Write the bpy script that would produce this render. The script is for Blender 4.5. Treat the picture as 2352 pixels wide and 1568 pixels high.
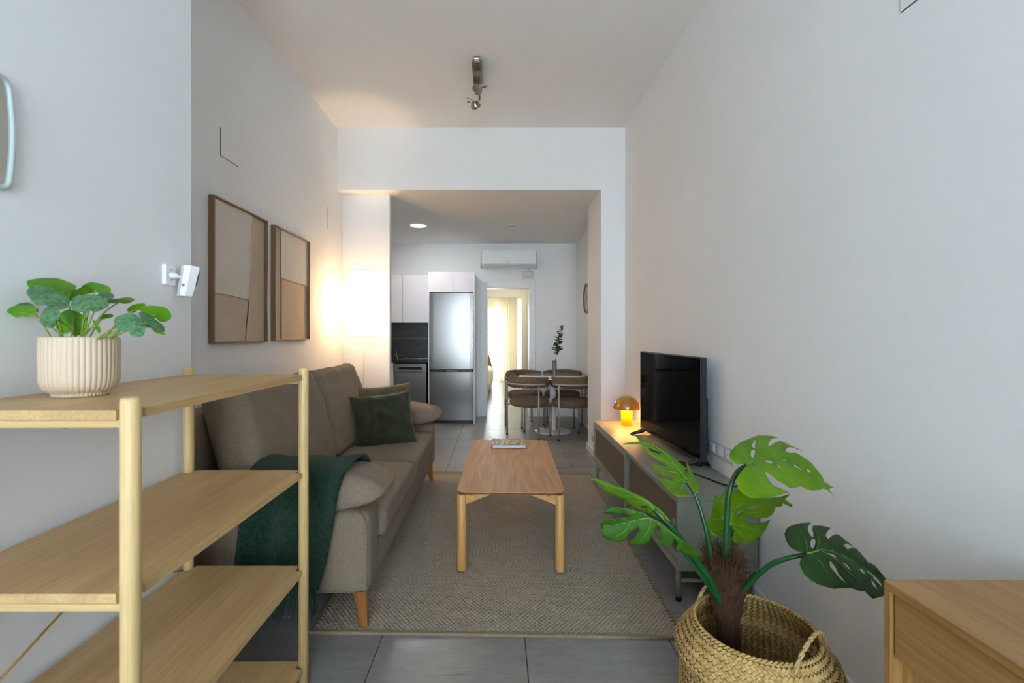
import bpy, bmesh, math, random
from mathutils import Vector, Matrix, noise
from mathutils.geometry import delaunay_2d_cdt
random.seed(7)
PI = math.pi
SC = bpy.context.scene
for _o in list(bpy.data.objects):
    bpy.data.objects.remove(_o)
COL = SC.collection

# ------------------------------------------------------------------ camera
F, CU, CV, H = 1060.0, 1145.0, 768.0, 1.27     # focal length in px, vanishing point, eye height
cam = bpy.data.cameras.new('camera')
cam.sensor_width = 36.0
cam.lens = F / 2352 * 36
cam.shift_x = (1176 - CU) / 2352
cam.shift_y = -(784 - CV) / 2352
cam.clip_start = 0.02
cam.dof.use_dof = True
cam.dof.focus_distance = 3.0
cam.dof.aperture_fstop = 4.5
camo = bpy.data.objects.new('camera', cam)
camo.location = (0, 0, H)
camo.rotation_euler = (PI / 2, 0, 0)
COL.objects.link(camo)
SC.camera = camo

# ------------------------------------------------------------------ sky, daylight, exposure
w = bpy.data.worlds.new('overcast_sky')
SC.world = w
w.use_nodes = True
_bg = w.node_tree.nodes['Background']
_bg.inputs[0].default_value = (0.73, 0.88, 1.0, 1)
_bg.inputs[1].default_value = 11.0
def portal(name, loc, rot, sx, sy):
    l = bpy.data.lights.new(name, 'AREA')
    l.shape = 'RECTANGLE'; l.size = sx; l.size_y = sy
    l.cycles.is_portal = True
    o = bpy.data.objects.new(name, l); o.location = loc; o.rotation_euler = rot
    COL.objects.link(o)
portal('daylight_portal', (0.01, -3.66, 1.40), (PI / 2, 0, PI), 2.2, 2.75)     # balcony door behind the viewer
portal('daylight_portal', (-0.8, 12.64, 1.06), (-PI / 2, 0, PI), 1.9, 1.95)   # bedroom window
sun = bpy.data.lights.new('sun', 'SUN'); sun.energy = 5.5; sun.color = (1.0, 0.86, 0.66); sun.angle = 0.02
suno = bpy.data.objects.new('sun', sun); suno.rotation_euler = Vector((-0.12, -1.0, -0.80)).to_track_quat('-Z', 'Y').to_euler(); suno.location = (0, 16, 9)
COL.objects.link(suno)                                              # reaches only the bedroom, through its window
SC.view_settings.view_transform = 'Standard'
SC.view_settings.look = 'None'
SC.view_settings.exposure = 0.74
SC.view_settings.gamma = 1.0
SC.view_settings.use_curve_mapping = False
SC.cycles.use_denoising = True
SC.cycles.max_bounces = 7
SC.cycles.diffuse_bounces = 4
SC.cycles.glossy_bounces = 3
SC.cycles.transparent_max_bounces = 8
SC.cycles.use_adaptive_sampling = True
SC.cycles.adaptive_threshold = 0.1
SC.cycles.sample_clamp_indirect = 10.0
SC.cycles.caustics_reflective = False
SC.cycles.caustics_refractive = False

# ------------------------------------------------------------------ helpers: objects
def P(u, v, d):
    return Vector(((u - CU) * d / F, d, H - (v - CV) * d / F))
def root_off(p):
    o = Vector((0, 0, 0))
    while p is not None:
        o += p.location; p = p.parent
    return o
def tag(o, label=None, cat=None, group=None, kind=None):
    if label: o['label'] = label
    if cat: o['category'] = cat
    if group: o['group'] = group
    if kind: o['kind'] = kind
    return o
def thing(name, label, cat, loc=(0, 0, 0), rotz=0.0, group=None):
    o = bpy.data.objects.new(name, None)
    o.empty_display_size = 0.05
    o.location = loc; o.rotation_euler = (0, 0, rotz)
    COL.objects.link(o)
    return tag(o, label, cat, group)
def link(name, me, mat, parent):
    if mat is not None:
        me.materials.clear(); me.materials.append(mat)
    o = bpy.data.objects.new(name, me)
    COL.objects.link(o)
    if parent is not None: o.parent = parent
    return o
def mk(name, verts, faces, mat, parent=None, smooth=False, local=False):
    off = Vector((0, 0, 0)) if local else root_off(parent)
    me = bpy.data.meshes.new(name)
    me.from_pydata([Vector(v) - off for v in verts], [], faces)
    me.update()
    if smooth:
        me.polygons.foreach_set('use_smooth', [True] * len(me.polygons))
    return link(name, me, mat, parent)
def frombm(name, bm, mat, parent=None, smooth=False, local=False):
    off = Vector((0, 0, 0)) if local else root_off(parent)
    bmesh.ops.recalc_face_normals(bm, faces=bm.faces)
    if off.length: bmesh.ops.translate(bm, verts=bm.verts, vec=-off)
    me = bpy.data.meshes.new(name)
    bm.to_mesh(me); bm.free()
    if smooth:
        me.polygons.foreach_set('use_smooth', [True] * len(me.polygons))
    return link(name, me, mat, parent)
def bm_box(bm, a, b, bevel=0.0, seg=2, xf=None):
    x0, y0, z0 = a; x1, y1, z1 = b
    t = bmesh.new()
    vs = [t.verts.new(v) for v in ((x0,y0,z0),(x1,y0,z0),(x1,y1,z0),(x0,y1,z0),(x0,y0,z1),(x1,y0,z1),(x1,y1,z1),(x0,y1,z1))]
    for f in ((3,2,1,0),(4,5,6,7),(0,1,5,4),(1,2,6,5),(2,3,7,6),(3,0,4,7)):
        t.faces.new([vs[i] for i in f])
    if bevel > 0:
        bmesh.ops.bevel(t, geom=list(t.edges), offset=bevel, segments=seg, profile=0.5, affect='EDGES')
    if xf is not None: bmesh.ops.transform(t, matrix=xf, verts=t.verts)
    tm = bpy.data.meshes.new('t'); t.to_mesh(tm); t.free()
    bm.from_mesh(tm); bpy.data.meshes.remove(tm)
def box(name, a, b, mat, parent=None, bevel=0.0, seg=2, local=False, xf=None):
    bm = bmesh.new(); bm_box(bm, a, b, bevel, seg, xf)
    return frombm(name, bm, mat, parent, False, local)
def tube_geo(pts, rad, n=8, caps=True, verts=None, faces=None, squash=1.0):
    """tapered tube along points"""
    verts = [] if verts is None else verts; faces = [] if faces is None else faces
    pts = [Vector(p) for p in pts]; base = len(verts); m = len(pts)
    if not isinstance(rad, (list, tuple)): rad = [rad] * m
    t0 = (pts[1] - pts[0]).normalized()
    ref = Vector((0, 0, 1)) if abs(t0.z) < 0.9 else Vector((1, 0, 0))
    nrm = t0.cross(ref).normalized()
    for i, p in enumerate(pts):
        t = (pts[min(i + 1, m - 1)] - pts[max(i - 1, 0)]).normalized()
        nrm = (nrm - t * nrm.dot(t))
        nrm = nrm.normalized() if nrm.length > 1e-6 else t.orthogonal().normalized()
        bi = t.cross(nrm)
        for k in range(n):
            a = 2 * PI * k / n
            verts.append(p + (nrm * math.cos(a) + bi * math.sin(a) * squash) * rad[i])
    for i in range(m - 1):
        for k in range(n):
            k2 = (k + 1) % n
            faces.append((base + i*n + k, base + i*n + k2, base + (i+1)*n + k2, base + (i+1)*n + k))
    if caps:
        faces.append(tuple(base + k for k in reversed(range(n))))
        faces.append(tuple(base + (m-1)*n + k for k in range(n)))
    return verts, faces
def smooth_path(pts, n=6):
    """Catmull-Rom"""
    pts = [Vector(p) for p in pts]; out = []
    for i in range(len(pts) - 1):
        p0 = pts[max(i-1, 0)]; p1 = pts[i]; p2 = pts[i+1]; p3 = pts[min(i+2, len(pts)-1)]
        for k in range(n):
            t = k / n
            out.append(0.5 * ((2*p1) + (p2-p0)*t + (2*p0-5*p1+4*p2-p3)*t*t + (3*p1-p0-3*p2+p3)*t**3))
    out.append(pts[-1]); return out
def tube(name, pts, rad, mat, parent=None, n=10, local=False, path=0, smooth=True):
    if path: 
        m0 = len(pts); pts = smooth_path(pts, path)
        if isinstance(rad, (list, tuple)):
            rad = [rad[min(int(i/(len(pts)-1)*(m0-1)), m0-2)] * (1-((i/(len(pts)-1)*(m0-1)) % 1 if i < len(pts)-1 else 1)) +
                   rad[min(int(i/(len(pts)-1)*(m0-1)), m0-2)+1] * ((i/(len(pts)-1)*(m0-1)) % 1 if i < len(pts)-1 else 1) for i in range(len(pts))]
    v, f = tube_geo(pts, rad, n)
    o = mk(name, v, f, mat, parent, False, local)
    if smooth:
        for p in o.data.polygons:
            if len(p.vertices) == 4: p.use_smooth = True
    return o
def lathe_geo(prof, c, n=32, verts=None, faces=None, wob=None):
    verts = [] if verts is None else verts; faces = [] if faces is None else faces
    base = len(verts)
    for r, z in prof:
        for k in range(n):
            a = 2*PI*k/n
            rr = r * (wob(a, z) if wob else 1)
            verts.append(Vector((c[0] + rr*math.cos(a), c[1] + rr*math.sin(a), c[2] + z)))
    for i in range(len(prof)-1):
        for k in range(n):
            k2 = (k+1) % n
            faces.append((base+i*n+k, base+i*n+k2, base+(i+1)*n+k2, base+(i+1)*n+k))
    return verts, faces
def lathe(name, prof, c, mat, parent=None, n=32, smooth=True, local=False, wob=None, cap0=False, cap1=False):
    v, f = lathe_geo(prof, c, n, wob=wob)
    if cap0: f.append(tuple(reversed(range(n))))
    if cap1: f.append(tuple((len(prof)-1)*n + k for k in range(n)))
    o = mk(name, v, f, mat, parent, False, local)
    if smooth:
        for p in o.data.polygons:
            if len(p.vertices) == 4: p.use_smooth = True
    return o
def rbox_geo(size, r, n=10, fn=None):
    """soft rounded box centred at 0; fn(v, unit) may displace"""
    sx, sy, sz = [s/2 for s in size]
    bm = bmesh.new()
    bmesh.ops.create_cube(bm, size=2.0)
    bmesh.ops.subdivide_edges(bm, edges=bm.edges, cuts=n, use_grid_fill=True)
    for v in bm.verts:
        u = v.co.copy()
        # remap so more rings lie near the edges
        q = Vector([math.copysign(abs(c)**0.75, c) for c in u])
        p = Vector((q.x*sx, q.y*sy, q.z*sz))
        inner = Vector((max(-sx+r, min(sx-r, p.x)), max(-sy+r, min(sy-r, p.y)), max(-sz+r, min(sz-r, p.z))))
        d = p - inner
        if d.length > 1e-9:
            p = inner + d.normalized() * r if d.length > 0 else p
        v.co = fn(p, q) if fn else p
    return bm
def rbox(name, size, r, mat, parent, xf, n=10, fn=None, local=False):
    bm = rbox_geo(size, r, n, fn)
    bmesh.ops.transform(bm, matrix=xf, verts=bm.verts)
    return frombm(name, bm, mat, parent, True, local)
def pillow(name, sx, sy, th, mat, parent, xf, n=26, edge=0.006, pinch=0.10, seed=0, wr=0.006):
    """stuffed cushion: two bulging sheets joined on a seam, corners pinched out"""
    verts = []; faces = []
    for side in (1, -1):
        base = len(verts)
        for j in range(n+1):
            for i in range(n+1):
                u = -1 + 2*i/n; v = -1 + 2*j/n
                px = u*(1 - pinch*(1-abs(u))*0 - pinch*0.5*(1 - v*v)*abs(u)**3)
                py = v*(1 - pinch*0.5*(1 - u*u)*abs(v)**3)
                hgt = ((1-abs(u)**2.6)**0.55) * ((1-abs(v)**2.6)**0.55)
                z = side*(edge/2 + th/2*hgt)
                nz = noise.noise(Vector((u*3+seed, v*3, side*2.0)))*wr*2 + noise.noise(Vector((u*8+seed, v*8, side*5.0)))*wr
                verts.append(Vector((px*sx/2, py*sy/2, z + nz*min(1, hgt*3))))
        for j in range(n):
            for i in range(n):
                a = base + j*(n+1)+i
                q = (a, a+1, a+n+2, a+n+1)
                faces.append(q if side == 1 else tuple(reversed(q)))
    m = (n+1)*(n+1)
    for i in range(n):
        for a, b in ((i, i+1), (n*(n+1)+i+1, n*(n+1)+i)):
            faces.append((b, a, a+m, b+m))
        for a, b in (((i+1)*(n+1), i*(n+1)), (i*(n+1)+n, (i+1)*(n+1)+n)):
            faces.append((b, a, a+m, b+m))
    verts = [xf @ v for v in verts]
    return mk(name, verts, faces, mat, parent, True)
def copy_tree(o, parent=None):
    c = o.copy(); COL.objects.link(c)
    if parent is not None: c.parent = parent
    for ch in [x for x in o.children]:
        copy_tree(ch, c)
    return c
def XF(loc, rx=0, ry=0, rz=0):
    return Matrix.Translation(loc) @ Matrix.Rotation(rz, 4, 'Z') @ Matrix.Rotation(ry, 4, 'Y') @ Matrix.Rotation(rx, 4, 'X')

# ------------------------------------------------------------------ helpers: materials
def lin(c):
    """sRGB 0-255 triple to linear"""
    return tuple(((x/255)/12.92 if x/255 <= 0.04045 else ((x/255+0.055)/1.055)**2.4) for x in c) + (1.0,)
class NT:
    def __init__(s, name):
        s.m = bpy.data.materials.new(name); s.m.use_nodes = True
        s.t = s.m.node_tree; s.b = s.t.nodes['Principled BSDF']; s.out = s.t.nodes['Material Output']
    def n(s, typ, **kw):
        nd = s.t.nodes.new(typ)
        for k, v in kw.items():
            if k.startswith('i_'):
                key = k[2:]; key = int(key) if key.isdigit() else key.replace('_', ' ')
                nd.inputs[key].default_value = v
            else: setattr(nd, k, v)
        return nd
    def l(s, a, b): s.t.links.new(a, b)
    def coord(s, scale=(1, 1, 1), kind='Object', rnd=False, rot=(0, 0, 0)):
        tc = s.n('ShaderNodeTexCoord'); mp = s.n('ShaderNodeMapping')
        mp.inputs['Scale'].default_value = scale; mp.inputs['Rotation'].default_value = rot
        s.l(tc.outputs[kind], mp.inputs['Vector'])
        if rnd:
            oi = s.n('ShaderNodeObjectInfo')
            ml = s.n('ShaderNodeMath', operation='MULTIPLY'); ml.inputs[1].default_value = 37.0
            s.l(oi.outputs['Random'], ml.inputs[0])
            cx = s.n('ShaderNodeCombineXYZ')
            for i in range(3): s.l(ml.outputs[0], cx.inputs[i])
            s.l(cx.outputs[0], mp.inputs['Location'])
        return mp.outputs[0]
    def noise(s, vec, scale, detail=4, rough=0.55, dist=0.0):
        nd = s.n('ShaderNodeTexNoise'); nd.inputs['Scale'].default_value = scale
        nd.inputs['Detail'].default_value = detail; nd.inputs['Roughness'].default_value = rough
        nd.inputs['Distortion'].default_value = dist
        s.l(vec, nd.inputs['Vector']); return nd.outputs['Fac']
    def ramp(s, fac, stops, interp='LINEAR'):
        r = s.n('ShaderNodeValToRGB'); cr = r.color_ramp; cr.interpolation = interp
        while len(cr.elements) < len(stops): cr.elements.new(0.5)
        for e, (p, c) in zip(cr.elements, stops):
            e.position = p; e.color = c if len(c) == 4 else tuple(c) + (1,)
        s.l(fac, r.inputs[0]); return r.outputs[0]
    def mix(s, fac, a, b, mode='MIX'):
        nd = s.n('ShaderNodeMix', data_type='RGBA', blend_type=mode)
        for val, idx in ((fac, 0), (a, 6), (b, 7)):
            if hasattr(val, 'is_linked') or hasattr(val, 'links'): s.l(val, nd.inputs[idx])
            else: nd.inputs[idx].default_value = val
        return nd.outputs[2]
    def math(s, op, a, b=None):
        nd = s.n('ShaderNodeMath', operation=op)
        for i, v in enumerate((a, b)):
            if v is None: continue
            if hasattr(v, 'links'): s.l(v, nd.inputs[i])
            else: nd.inputs[i].default_value = v
        return nd.outputs[0]
    def bump(s, hgt, strength=0.3, dist=0.002):
        nd = s.n('ShaderNodeBump'); nd.inputs['Strength'].default_value = strength; nd.inputs['Distance'].default_value = dist
        s.l(hgt, nd.inputs['Height']); s.l(nd.outputs[0], s.b.inputs['Normal'])
    def set(s, **kw):
        for k, v in kw.items():
            s.b.inputs[k.replace('_', ' ')].default_value = v
        return s
    def base(s, sock): s.l(sock, s.b.inputs['Base Color'])
def plain(name, col, rough=0.5, metal=0.0, var=0.06, vs=6.0, bump=0.0, bs=200.0, bd=0.001, **kw):
    """painted / moulded surface: slight tone variation and fine relief"""
    m = NT(name); c = lin(col); v = m.coord()
    f = m.noise(v, vs, 3)
    lo = tuple(x*(1-var) for x in c[:3]) + (1,); hi = tuple(min(1, x*(1+var)) for x in c[:3]) + (1,)
    m.base(m.ramp(f, [(0.3, lo), (0.7, hi)]))
    m.set(Roughness=rough, Metallic=metal)
    for k, val in kw.items(): m.b.inputs[k.replace('_', ' ')].default_value = val
    if bump: m.bump(m.noise(v, bs, 3), bump, bd)
    return m.m
def wood(name, c1, c2, axis='Y', grain=1.0, rough=0.45, contour=7.0, cs=1.0, fine=0.35):
    m = NT(name); st = {'X': (0.13, 1, 1), 'Y': (1, 0.13, 1), 'Z': (1, 1, 0.13)}[axis]
    sf = {'X': (0.03, 1, 1), 'Y': (1, 0.03, 1), 'Z': (1, 1, 0.03)}[axis]
    v = m.coord(st, rnd=True); v2 = m.coord(sf, rnd=True)
    lowf = m.noise(v, 3.2*cs, 2, 0.5, 0.2)
    rings = m.math('SINE', m.math('MULTIPLY', lowf, contour*2*PI))
    rings = m.math('MULTIPLY', m.math('ADD', rings, 1.0), 0.5)
    fibre = m.noise(v2, 140*grain, 3, 0.6)
    c1, c2 = lin(c1), lin(c2)
    ca = m.ramp(rings, [(0.0, c1), (1.0, c2)])
    fr = m.ramp(fibre, [(0.35, tuple(x*0.72 for x in c1[:3])), (0.62, (1, 1, 1, 1))])
    col = m.mix(fine, ca, m.mix(1.0, ca, fr, 'MULTIPLY'))
    big = m.noise(v, 1.4, 2)
    col = m.mix(m.math('MULTIPLY', big, 0.45), col, c1)
    m.base(col); m.set(Roughness=rough)
    m.bump(fibre, 0.12, 0.0006)
    return m.m
def fabric(name, c1, c2, scale=500.0, rough=0.95, bumps=0.5, sheen=0.08, patch=0.25, dist=0.0015):
    m = NT(name); v = m.coord()
    f = m.noise(v, scale, 2, 0.7); p = m.noise(v, scale*0.22, 2)
    c1, c2 = lin(c1), lin(c2)
    col = m.ramp(f, [(0.3, c1), (0.7, c2)])
    col = m.mix(patch, col, m.ramp(p, [(0.35, c1), (0.65, c2)]))
    m.base(col); m.set(Roughness=rough, Sheen_Weight=sheen, Specular_IOR_Level=0.15)
    m.bump(f, bumps, dist)
    return m.m
def emit(name, col, strength):
    m = NT(name); m.set(Base_Color=(1, 1, 1, 1), Emission_Color=col, Emission_Strength=strength); return m.m
def thin_glass(name, tint=(1, 1, 1, 1), refl=0.06):
    m = NT(name); t = m.n('ShaderNodeBsdfTransparent'); t.inputs[0].default_value = tint
    g = m.n('ShaderNodeBsdfGlossy'); g.inputs['Roughness'].default_value = 0.02
    lw = m.n('ShaderNodeLayerWeight'); lw.inputs[0].default_value = 0.35
    f = m.math('ADD', m.math('MULTIPLY', lw.outputs['Fresnel'], 0.8), refl*0.5)
    mx = m.n('ShaderNodeMixShader'); m.l(f, mx.inputs[0]); m.l(t.outputs[0], mx.inputs[1]); m.l(g.outputs[0], mx.inputs[2])
    m.l(mx.outputs[0], m.out.inputs[0]); return m.m

MT = {}
MT['wall'] = plain('white_wall_paint', (238, 238, 238), 0.85, var=0.012, vs=1.5, bump=0.25, bs=90, bd=0.0012)
MT['ceil'] = plain('ceiling_paint', (238, 236, 233), 0.9, var=0.015, vs=0.8, bump=0.12, bs=60, bd=0.001)
MT['trim'] = plain('white_trim_lacquer', (232, 232, 232), 0.4, var=0.01)
MT['cream'] = plain('warm_light_cream', (236, 226, 204), 0.85, var=0.015, vs=1.5, bump=0.1, bs=80)  # warm sunlight of bedroom and hall is put into this wall colour
MT['grout'] = plain('dark_grout', (60, 58, 56), 0.9, var=0.1, vs=40, bump=0.2)
MT['oak_x'] = wood('light_oak_crosswise', (203, 170, 116), (215, 184, 130), 'X', contour=4)
MT['oak_y'] = wood('light_oak_lengthwise', (196, 161, 110), (212, 178, 126), 'Y', contour=5, cs=1.2)
MT['oak_z'] = wood('pale_turned_wood', (212, 180, 124), (222, 192, 138), 'Z', contour=3, grain=1.4)
MT['tbl_y'] = wood('oak_table_veneer', (186, 140, 96), (202, 157, 112), 'Y', contour=9, cs=1.5)
MT['tbl_z'] = wood('honey_beech_leg', (196, 146, 84), (212, 166, 102), 'Z', contour=3)
MT['tbl_x'] = wood('honey_beech_rail', (196, 146, 84), (212, 166, 102), 'X', contour=3)
MT['leg'] = wood('orange_oak_sofa_leg', (138, 84, 34), (156, 100, 46), 'Z', contour=3)
MT['desk'] = wood('warm_oak_desk', (158, 117, 64), (172, 131, 76), 'Y', contour=5, cs=1.8)
MT['desk_z'] = wood('warm_oak_desk_upright', (160, 118, 64), (180, 138, 82), 'Z', contour=6, cs=1.8)
MT['frame'] = wood('brown_oak_frame', (132, 104, 74), (146, 118, 86), 'Z', contour=3, grain=2)
MT['brass'] = plain('pale_brass', (196, 160, 96), 0.35, 1.0)
MT['sofa'] = fabric('taupe_melange_fabric', (94, 82, 69), (160, 142, 121), 560, patch=0.06, bumps=0.8)
MT['velvet'] = fabric('olive_green_velvet', (40, 43, 30), (60, 62, 45), 60, sheen=0.25, patch=0.6, bumps=0.15)
MT['velvet2'] = fabric('khaki_velvet', (84, 76, 54), (104, 94, 68), 60, sheen=0.25, patch=0.6, bumps=0.15)
MT['boucle'] = fabric('brown_boucle', (66, 54, 42), (138, 120, 100), 130, bumps=1.0, dist=0.006, patch=0.0)
MT['chrome'] = plain('brushed_nickel', (160, 153, 142), 0.25, 1.0, var=0.03)
MT['chairleg'] = plain('beige_grey_tube', (170, 160, 146), 0.4, 0.35, var=0.03)
MT['sage'] = plain('sage_grey_metal', (132, 135, 123), 0.45, var=0.02)
MT['sage_in'] = plain('dark_cabinet_interior', (64, 62, 56), 0.7, var=0.05)
MT['reed'] = plain('brown_reeded_plastic', (112, 97, 82), 0.35, var=0.05, vs=30)
MT['black'] = plain('black_plastic', (22, 24, 28), 0.35, var=0.05)
MT['rubber'] = plain('black_rubber', (16, 16, 17), 0.7, var=0.05)
MT['tvback'] = plain('dark_blue_black_casing', (28, 33, 42), 0.4, var=0.05)
MT['whitep'] = plain('white_plastic', (236, 236, 238), 0.35, var=0.01)
MT['plate'] = plain('shadow_grey_plastic', (198, 201, 206), 0.35, var=0.01)  # white plate greyed to draw the shade lines round its inserts
MT['creamp'] = plain('ivory_plastic', (212, 208, 196), 0.45, var=0.02)
MT['gloss'] = plain('glossy_white_lacquer', (228, 225, 231), 0.06, var=0.005, Coat_Weight=0.5)
MT['mustard'] = plain('mustard_enamel', (196, 128, 22), 0.12, var=0.03, Coat_Weight=0.8)
MT['pot'] = plain('sand_ceramic', (208, 186, 160), 0.5, var=0.02, vs=20)
MT['soil'] = plain('dark_soil', (52, 40, 30), 0.95, var=0.4, vs=60, bump=1.0, bs=80, bd=0.006)
MT['mint'] = plain('mint_phone_shell', (170, 222, 206), 0.3, var=0.02)
MT['gray_ink'] = plain('grey_print', (120, 122, 126), 0.6, var=0.02)

def m_tile():
    m = NT('grey_porcelain_tile'); v = m.coord((1, 5, 1), rnd=True); v2 = m.coord((1, 1, 1), rnd=True)
    a = m.noise(v, 5.0, 6, 0.65, 0.6); b = m.noise(v2, 2.2, 4, 0.6)
    sc = m.noise(m.coord((3, 40, 1), rnd=True), 6.0, 4, 0.7)
    col = m.ramp(a, [(0.25, lin((116, 114, 112))), (0.75, lin((154, 151, 148)))])
    col = m.mix(0.45, col, m.ramp(b, [(0.3, lin((112, 111, 110))), (0.7, lin((158, 156, 153)))]))
    col = m.mix(0.12, col, m.ramp(sc, [(0.45, lin((106, 104, 102))), (0.6, lin((180, 178, 174)))]))
    m.base(col)
    r = m.ramp(a, [(0.2, (0.24,)*3), (0.8, (0.42,)*3)]); m.l(r, m.b.inputs['Roughness'])
    m.bump(a, 0.08, 0.0015); return m.m
MT['tile'] = m_tile()
def m_splash():
    m = NT('dark_slate_splash_tile'); v = m.coord((1, 1, 4), rnd=True)
    a = m.noise(v, 4.0, 6, 0.7, 0.5)
    m.base(m.ramp(a, [(0.3, lin((56, 55, 56))), (0.7, lin((88, 87, 87)))])); m.set(Roughness=0.5)
    m.bump(a, 0.1, 0.001); return m.m
MT['splash'] = m_splash()
def m_rug():
    m = NT('taupe_flatweave_rug'); v = m.coord()
    n = m.noise(v, 260, 2, 0.6); p = m.noise(v, 2.5, 3); q = m.noise(v, 45, 2)
    col = m.ramp(n, [(0.3, lin((132, 120, 105))), (0.7, lin((188, 174, 155)))])
    col = m.mix(0.35, col, m.ramp(q, [(0.3, lin((140, 128, 112))), (0.7, lin((184, 170, 151)))]))
    col = m.mix(0.18, col, m.ramp(p, [(0.3, lin((147, 134, 118))), (0.7, lin((187, 173, 155)))]))
    m.base(col); m.set(Roughness=0.95, Specular_IOR_Level=0.15)
    m.bump(n, 0.3, 0.001); return m.m
MT['rugback'] = fabric('rug_backing', (92, 82, 70), (118, 106, 92), 300)
MT['rug'] = m_rug()
MT['rugedge'] = fabric('beige_rug_binding', (118, 104, 86), (150, 134, 112), 300)
def m_throw():
    m = NT('dark_green_mohair'); v = m.coord((1, 1, 0.25)); v2 = m.coord()
    a = m.noise(v, 240, 3, 0.7); b = m.noise(v2, 60, 3, 0.7); wv = m.noise(m.coord((0.25, 1, 1)), 300, 2, 0.7)
    col = m.ramp(a, [(0.3, lin((2, 14, 9))), (0.7, lin((36, 80, 56)))])
    col = m.mix(0.35, col, m.ramp(b, [(0.35, lin((5, 24, 15))), (0.65, lin((28, 62, 44)))]))
    m.base(col); m.set(Roughness=0.95, Sheen_Weight=0.12, Specular_IOR_Level=0.1)
    m.bump(m.math('ADD', a, wv), 1.0, 0.006); return m.m
MT['throw'] = m_throw()
def m_steel(name, c=(205, 203, 200), rough=0.3):
    m = NT(name); v = m.coord((0.6, 0.6, 260))
    n = m.noise(v, 4.0, 2)
    m.base(m.ramp(n, [(0.3, lin(tuple(x*0.94 for x in c))), (0.7, lin(c))]))
    tg = m.n('ShaderNodeTangent', direction_type='RADIAL', axis='Z'); m.l(tg.outputs[0], m.b.inputs['Tangent'])
    m.set(Metallic=1.0, Roughness=rough, Anisotropic=0.8); m.bump(n, 0.03, 0.0005); return m.m
MT['steel'] = m_steel('brushed_stainless_steel', (150, 148, 146), 0.27)
MT['steel_dark'] = m_steel('dark_stainless_steel', (140, 141, 143), 0.38)
def m_leaf(name, c1, c2, cu, sc=7.0, rough=0.38):
    """leaf: top tone and paler underside (backfacing)"""
    m = NT(name); v = m.coord()
    a = m.noise(v, sc, 3, 0.6); f = m.noise(v, 160, 2)
    top = m.ramp(a, [(0.3, lin(c1)), (0.7, lin(c2))])
    g = m.n('ShaderNodeNewGeometry')
    m.base(m.mix(g.outputs['Backfacing'], top, lin(cu)))
    m.set(Roughness=rough, Specular_IOR_Level=0.3); m.bump(f, 0.12, 0.001)
    tr = m.n('ShaderNodeBsdfTranslucent'); tr.inputs[0].default_value = lin(tuple(min(255, x*1.1) for x in cu))
    mx = m.n('ShaderNodeMixShader'); mx.inputs[0].default_value = 0.15
    m.l(m.b.outputs[0], mx.inputs[1]); m.l(tr.outputs[0], mx.inputs[2]); m.l(mx.outputs[0], m.out.inputs[0])
    return m.m
MT['leaf_bright'] = m_leaf('bright_green_leaf', (70, 112, 0), (102, 142, 0), (122, 152, 18))
MT['leaf_mid'] = m_leaf('olive_green_leaf', (66, 104, 2), (94, 126, 10), (118, 142, 30))
MT['leaf_dark'] = m_leaf('deep_green_leaf', (18, 52, 8), (32, 72, 14), (60, 100, 22))
MT['leaf_matte'] = m_leaf('matte_green_leaf', (40, 80, 10), (56, 100, 16), (140, 170, 40), rough=0.5)
MT['leaf_under'] = m_leaf('yellow_green_leaf_underside', (76, 112, 14), (102, 134, 26), (60, 104, 16), rough=0.5)
MT['stem'] = plain('dark_green_stem', (20, 74, 32), 0.35, var=0.2, vs=14)
MT['vein'] = plain('pale_green_vein', (96, 156, 52), 0.5, var=0.1)
MT['stem_l'] = plain('light_green_stem', (132, 150, 62), 0.5, var=0.25, vs=18)
def m_mottled():
    m = NT('mottled_green_leaf'); v = m.coord()
    a = m.noise(v, 95, 4, 0.75, 0.8); b = m.noise(v, 40, 3, 0.6)
    col = m.ramp(a, [(0.40, lin((34, 72, 40))), (0.58, lin((100, 142, 98)))])
    col = m.mix(0.4, col, m.ramp(b, [(0.35, lin((30, 68, 34))), (0.65, lin((88, 134, 88)))]))
    g = m.n('ShaderNodeNewGeometry')
    m.base(m.mix(g.outputs['Backfacing'], col, lin((104, 160, 54)))); m.set(Roughness=0.5); return m.m
MT['mottle'] = m_mottled()
MT['leaf_pot'] = m_leaf('fresh_green_round_leaf', (78, 140, 22), (104, 162, 36), (100, 160, 34), sc=20)
MT['leaf_euc'] = m_leaf('eucalyptus_leaf', (46, 70, 48), (78, 100, 74), (84, 106, 80), sc=40, rough=0.55)
MT['leaf_far'] = m_leaf('sunlit_shrub_leaf', (120, 170, 60), (150, 196, 84), (170, 210, 100), sc=10)
def m_fibre():
    m = NT('brown_palm_fibre'); v = m.coord((1, 1, 0.12)); a = m.noise(v, 150, 4, 0.7, 0.5)
    m.base(m.ramp(a, [(0.3, lin((20, 11, 3))), (0.7, lin((80, 46, 16)))])); m.set(Roughness=0.9)
    m.bump(a, 1.0, 0.006); return m.m
MT['fibre'] = m_fibre()
MT['hair'] = plain('loose_palm_hair', (64, 37, 14), 0.8, var=0.3)
def m_straw():
    m = NT('woven_seagrass'); v = m.coord(); a = m.noise(v, 38, 3, 0.7); b = m.noise(v, 240, 2)
    col = m.ramp(a, [(0.3, lin((150, 112, 56))), (0.5, lin((192, 154, 88))), (0.72, lin((216, 184, 120)))])
    m.base(m.mix(0.25, col, m.ramp(b, [(0.3, lin((140, 106, 58))), (0.7, lin((220, 196, 140)))])))
    m.set(Roughness=0.75); m.bump(b, 0.3, 0.001); return m.m
MT['straw'] = m_straw()
MT['straw_in'] = plain('basket_backing', (126, 98, 56), 0.9, var=0.2, vs=40)
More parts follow.
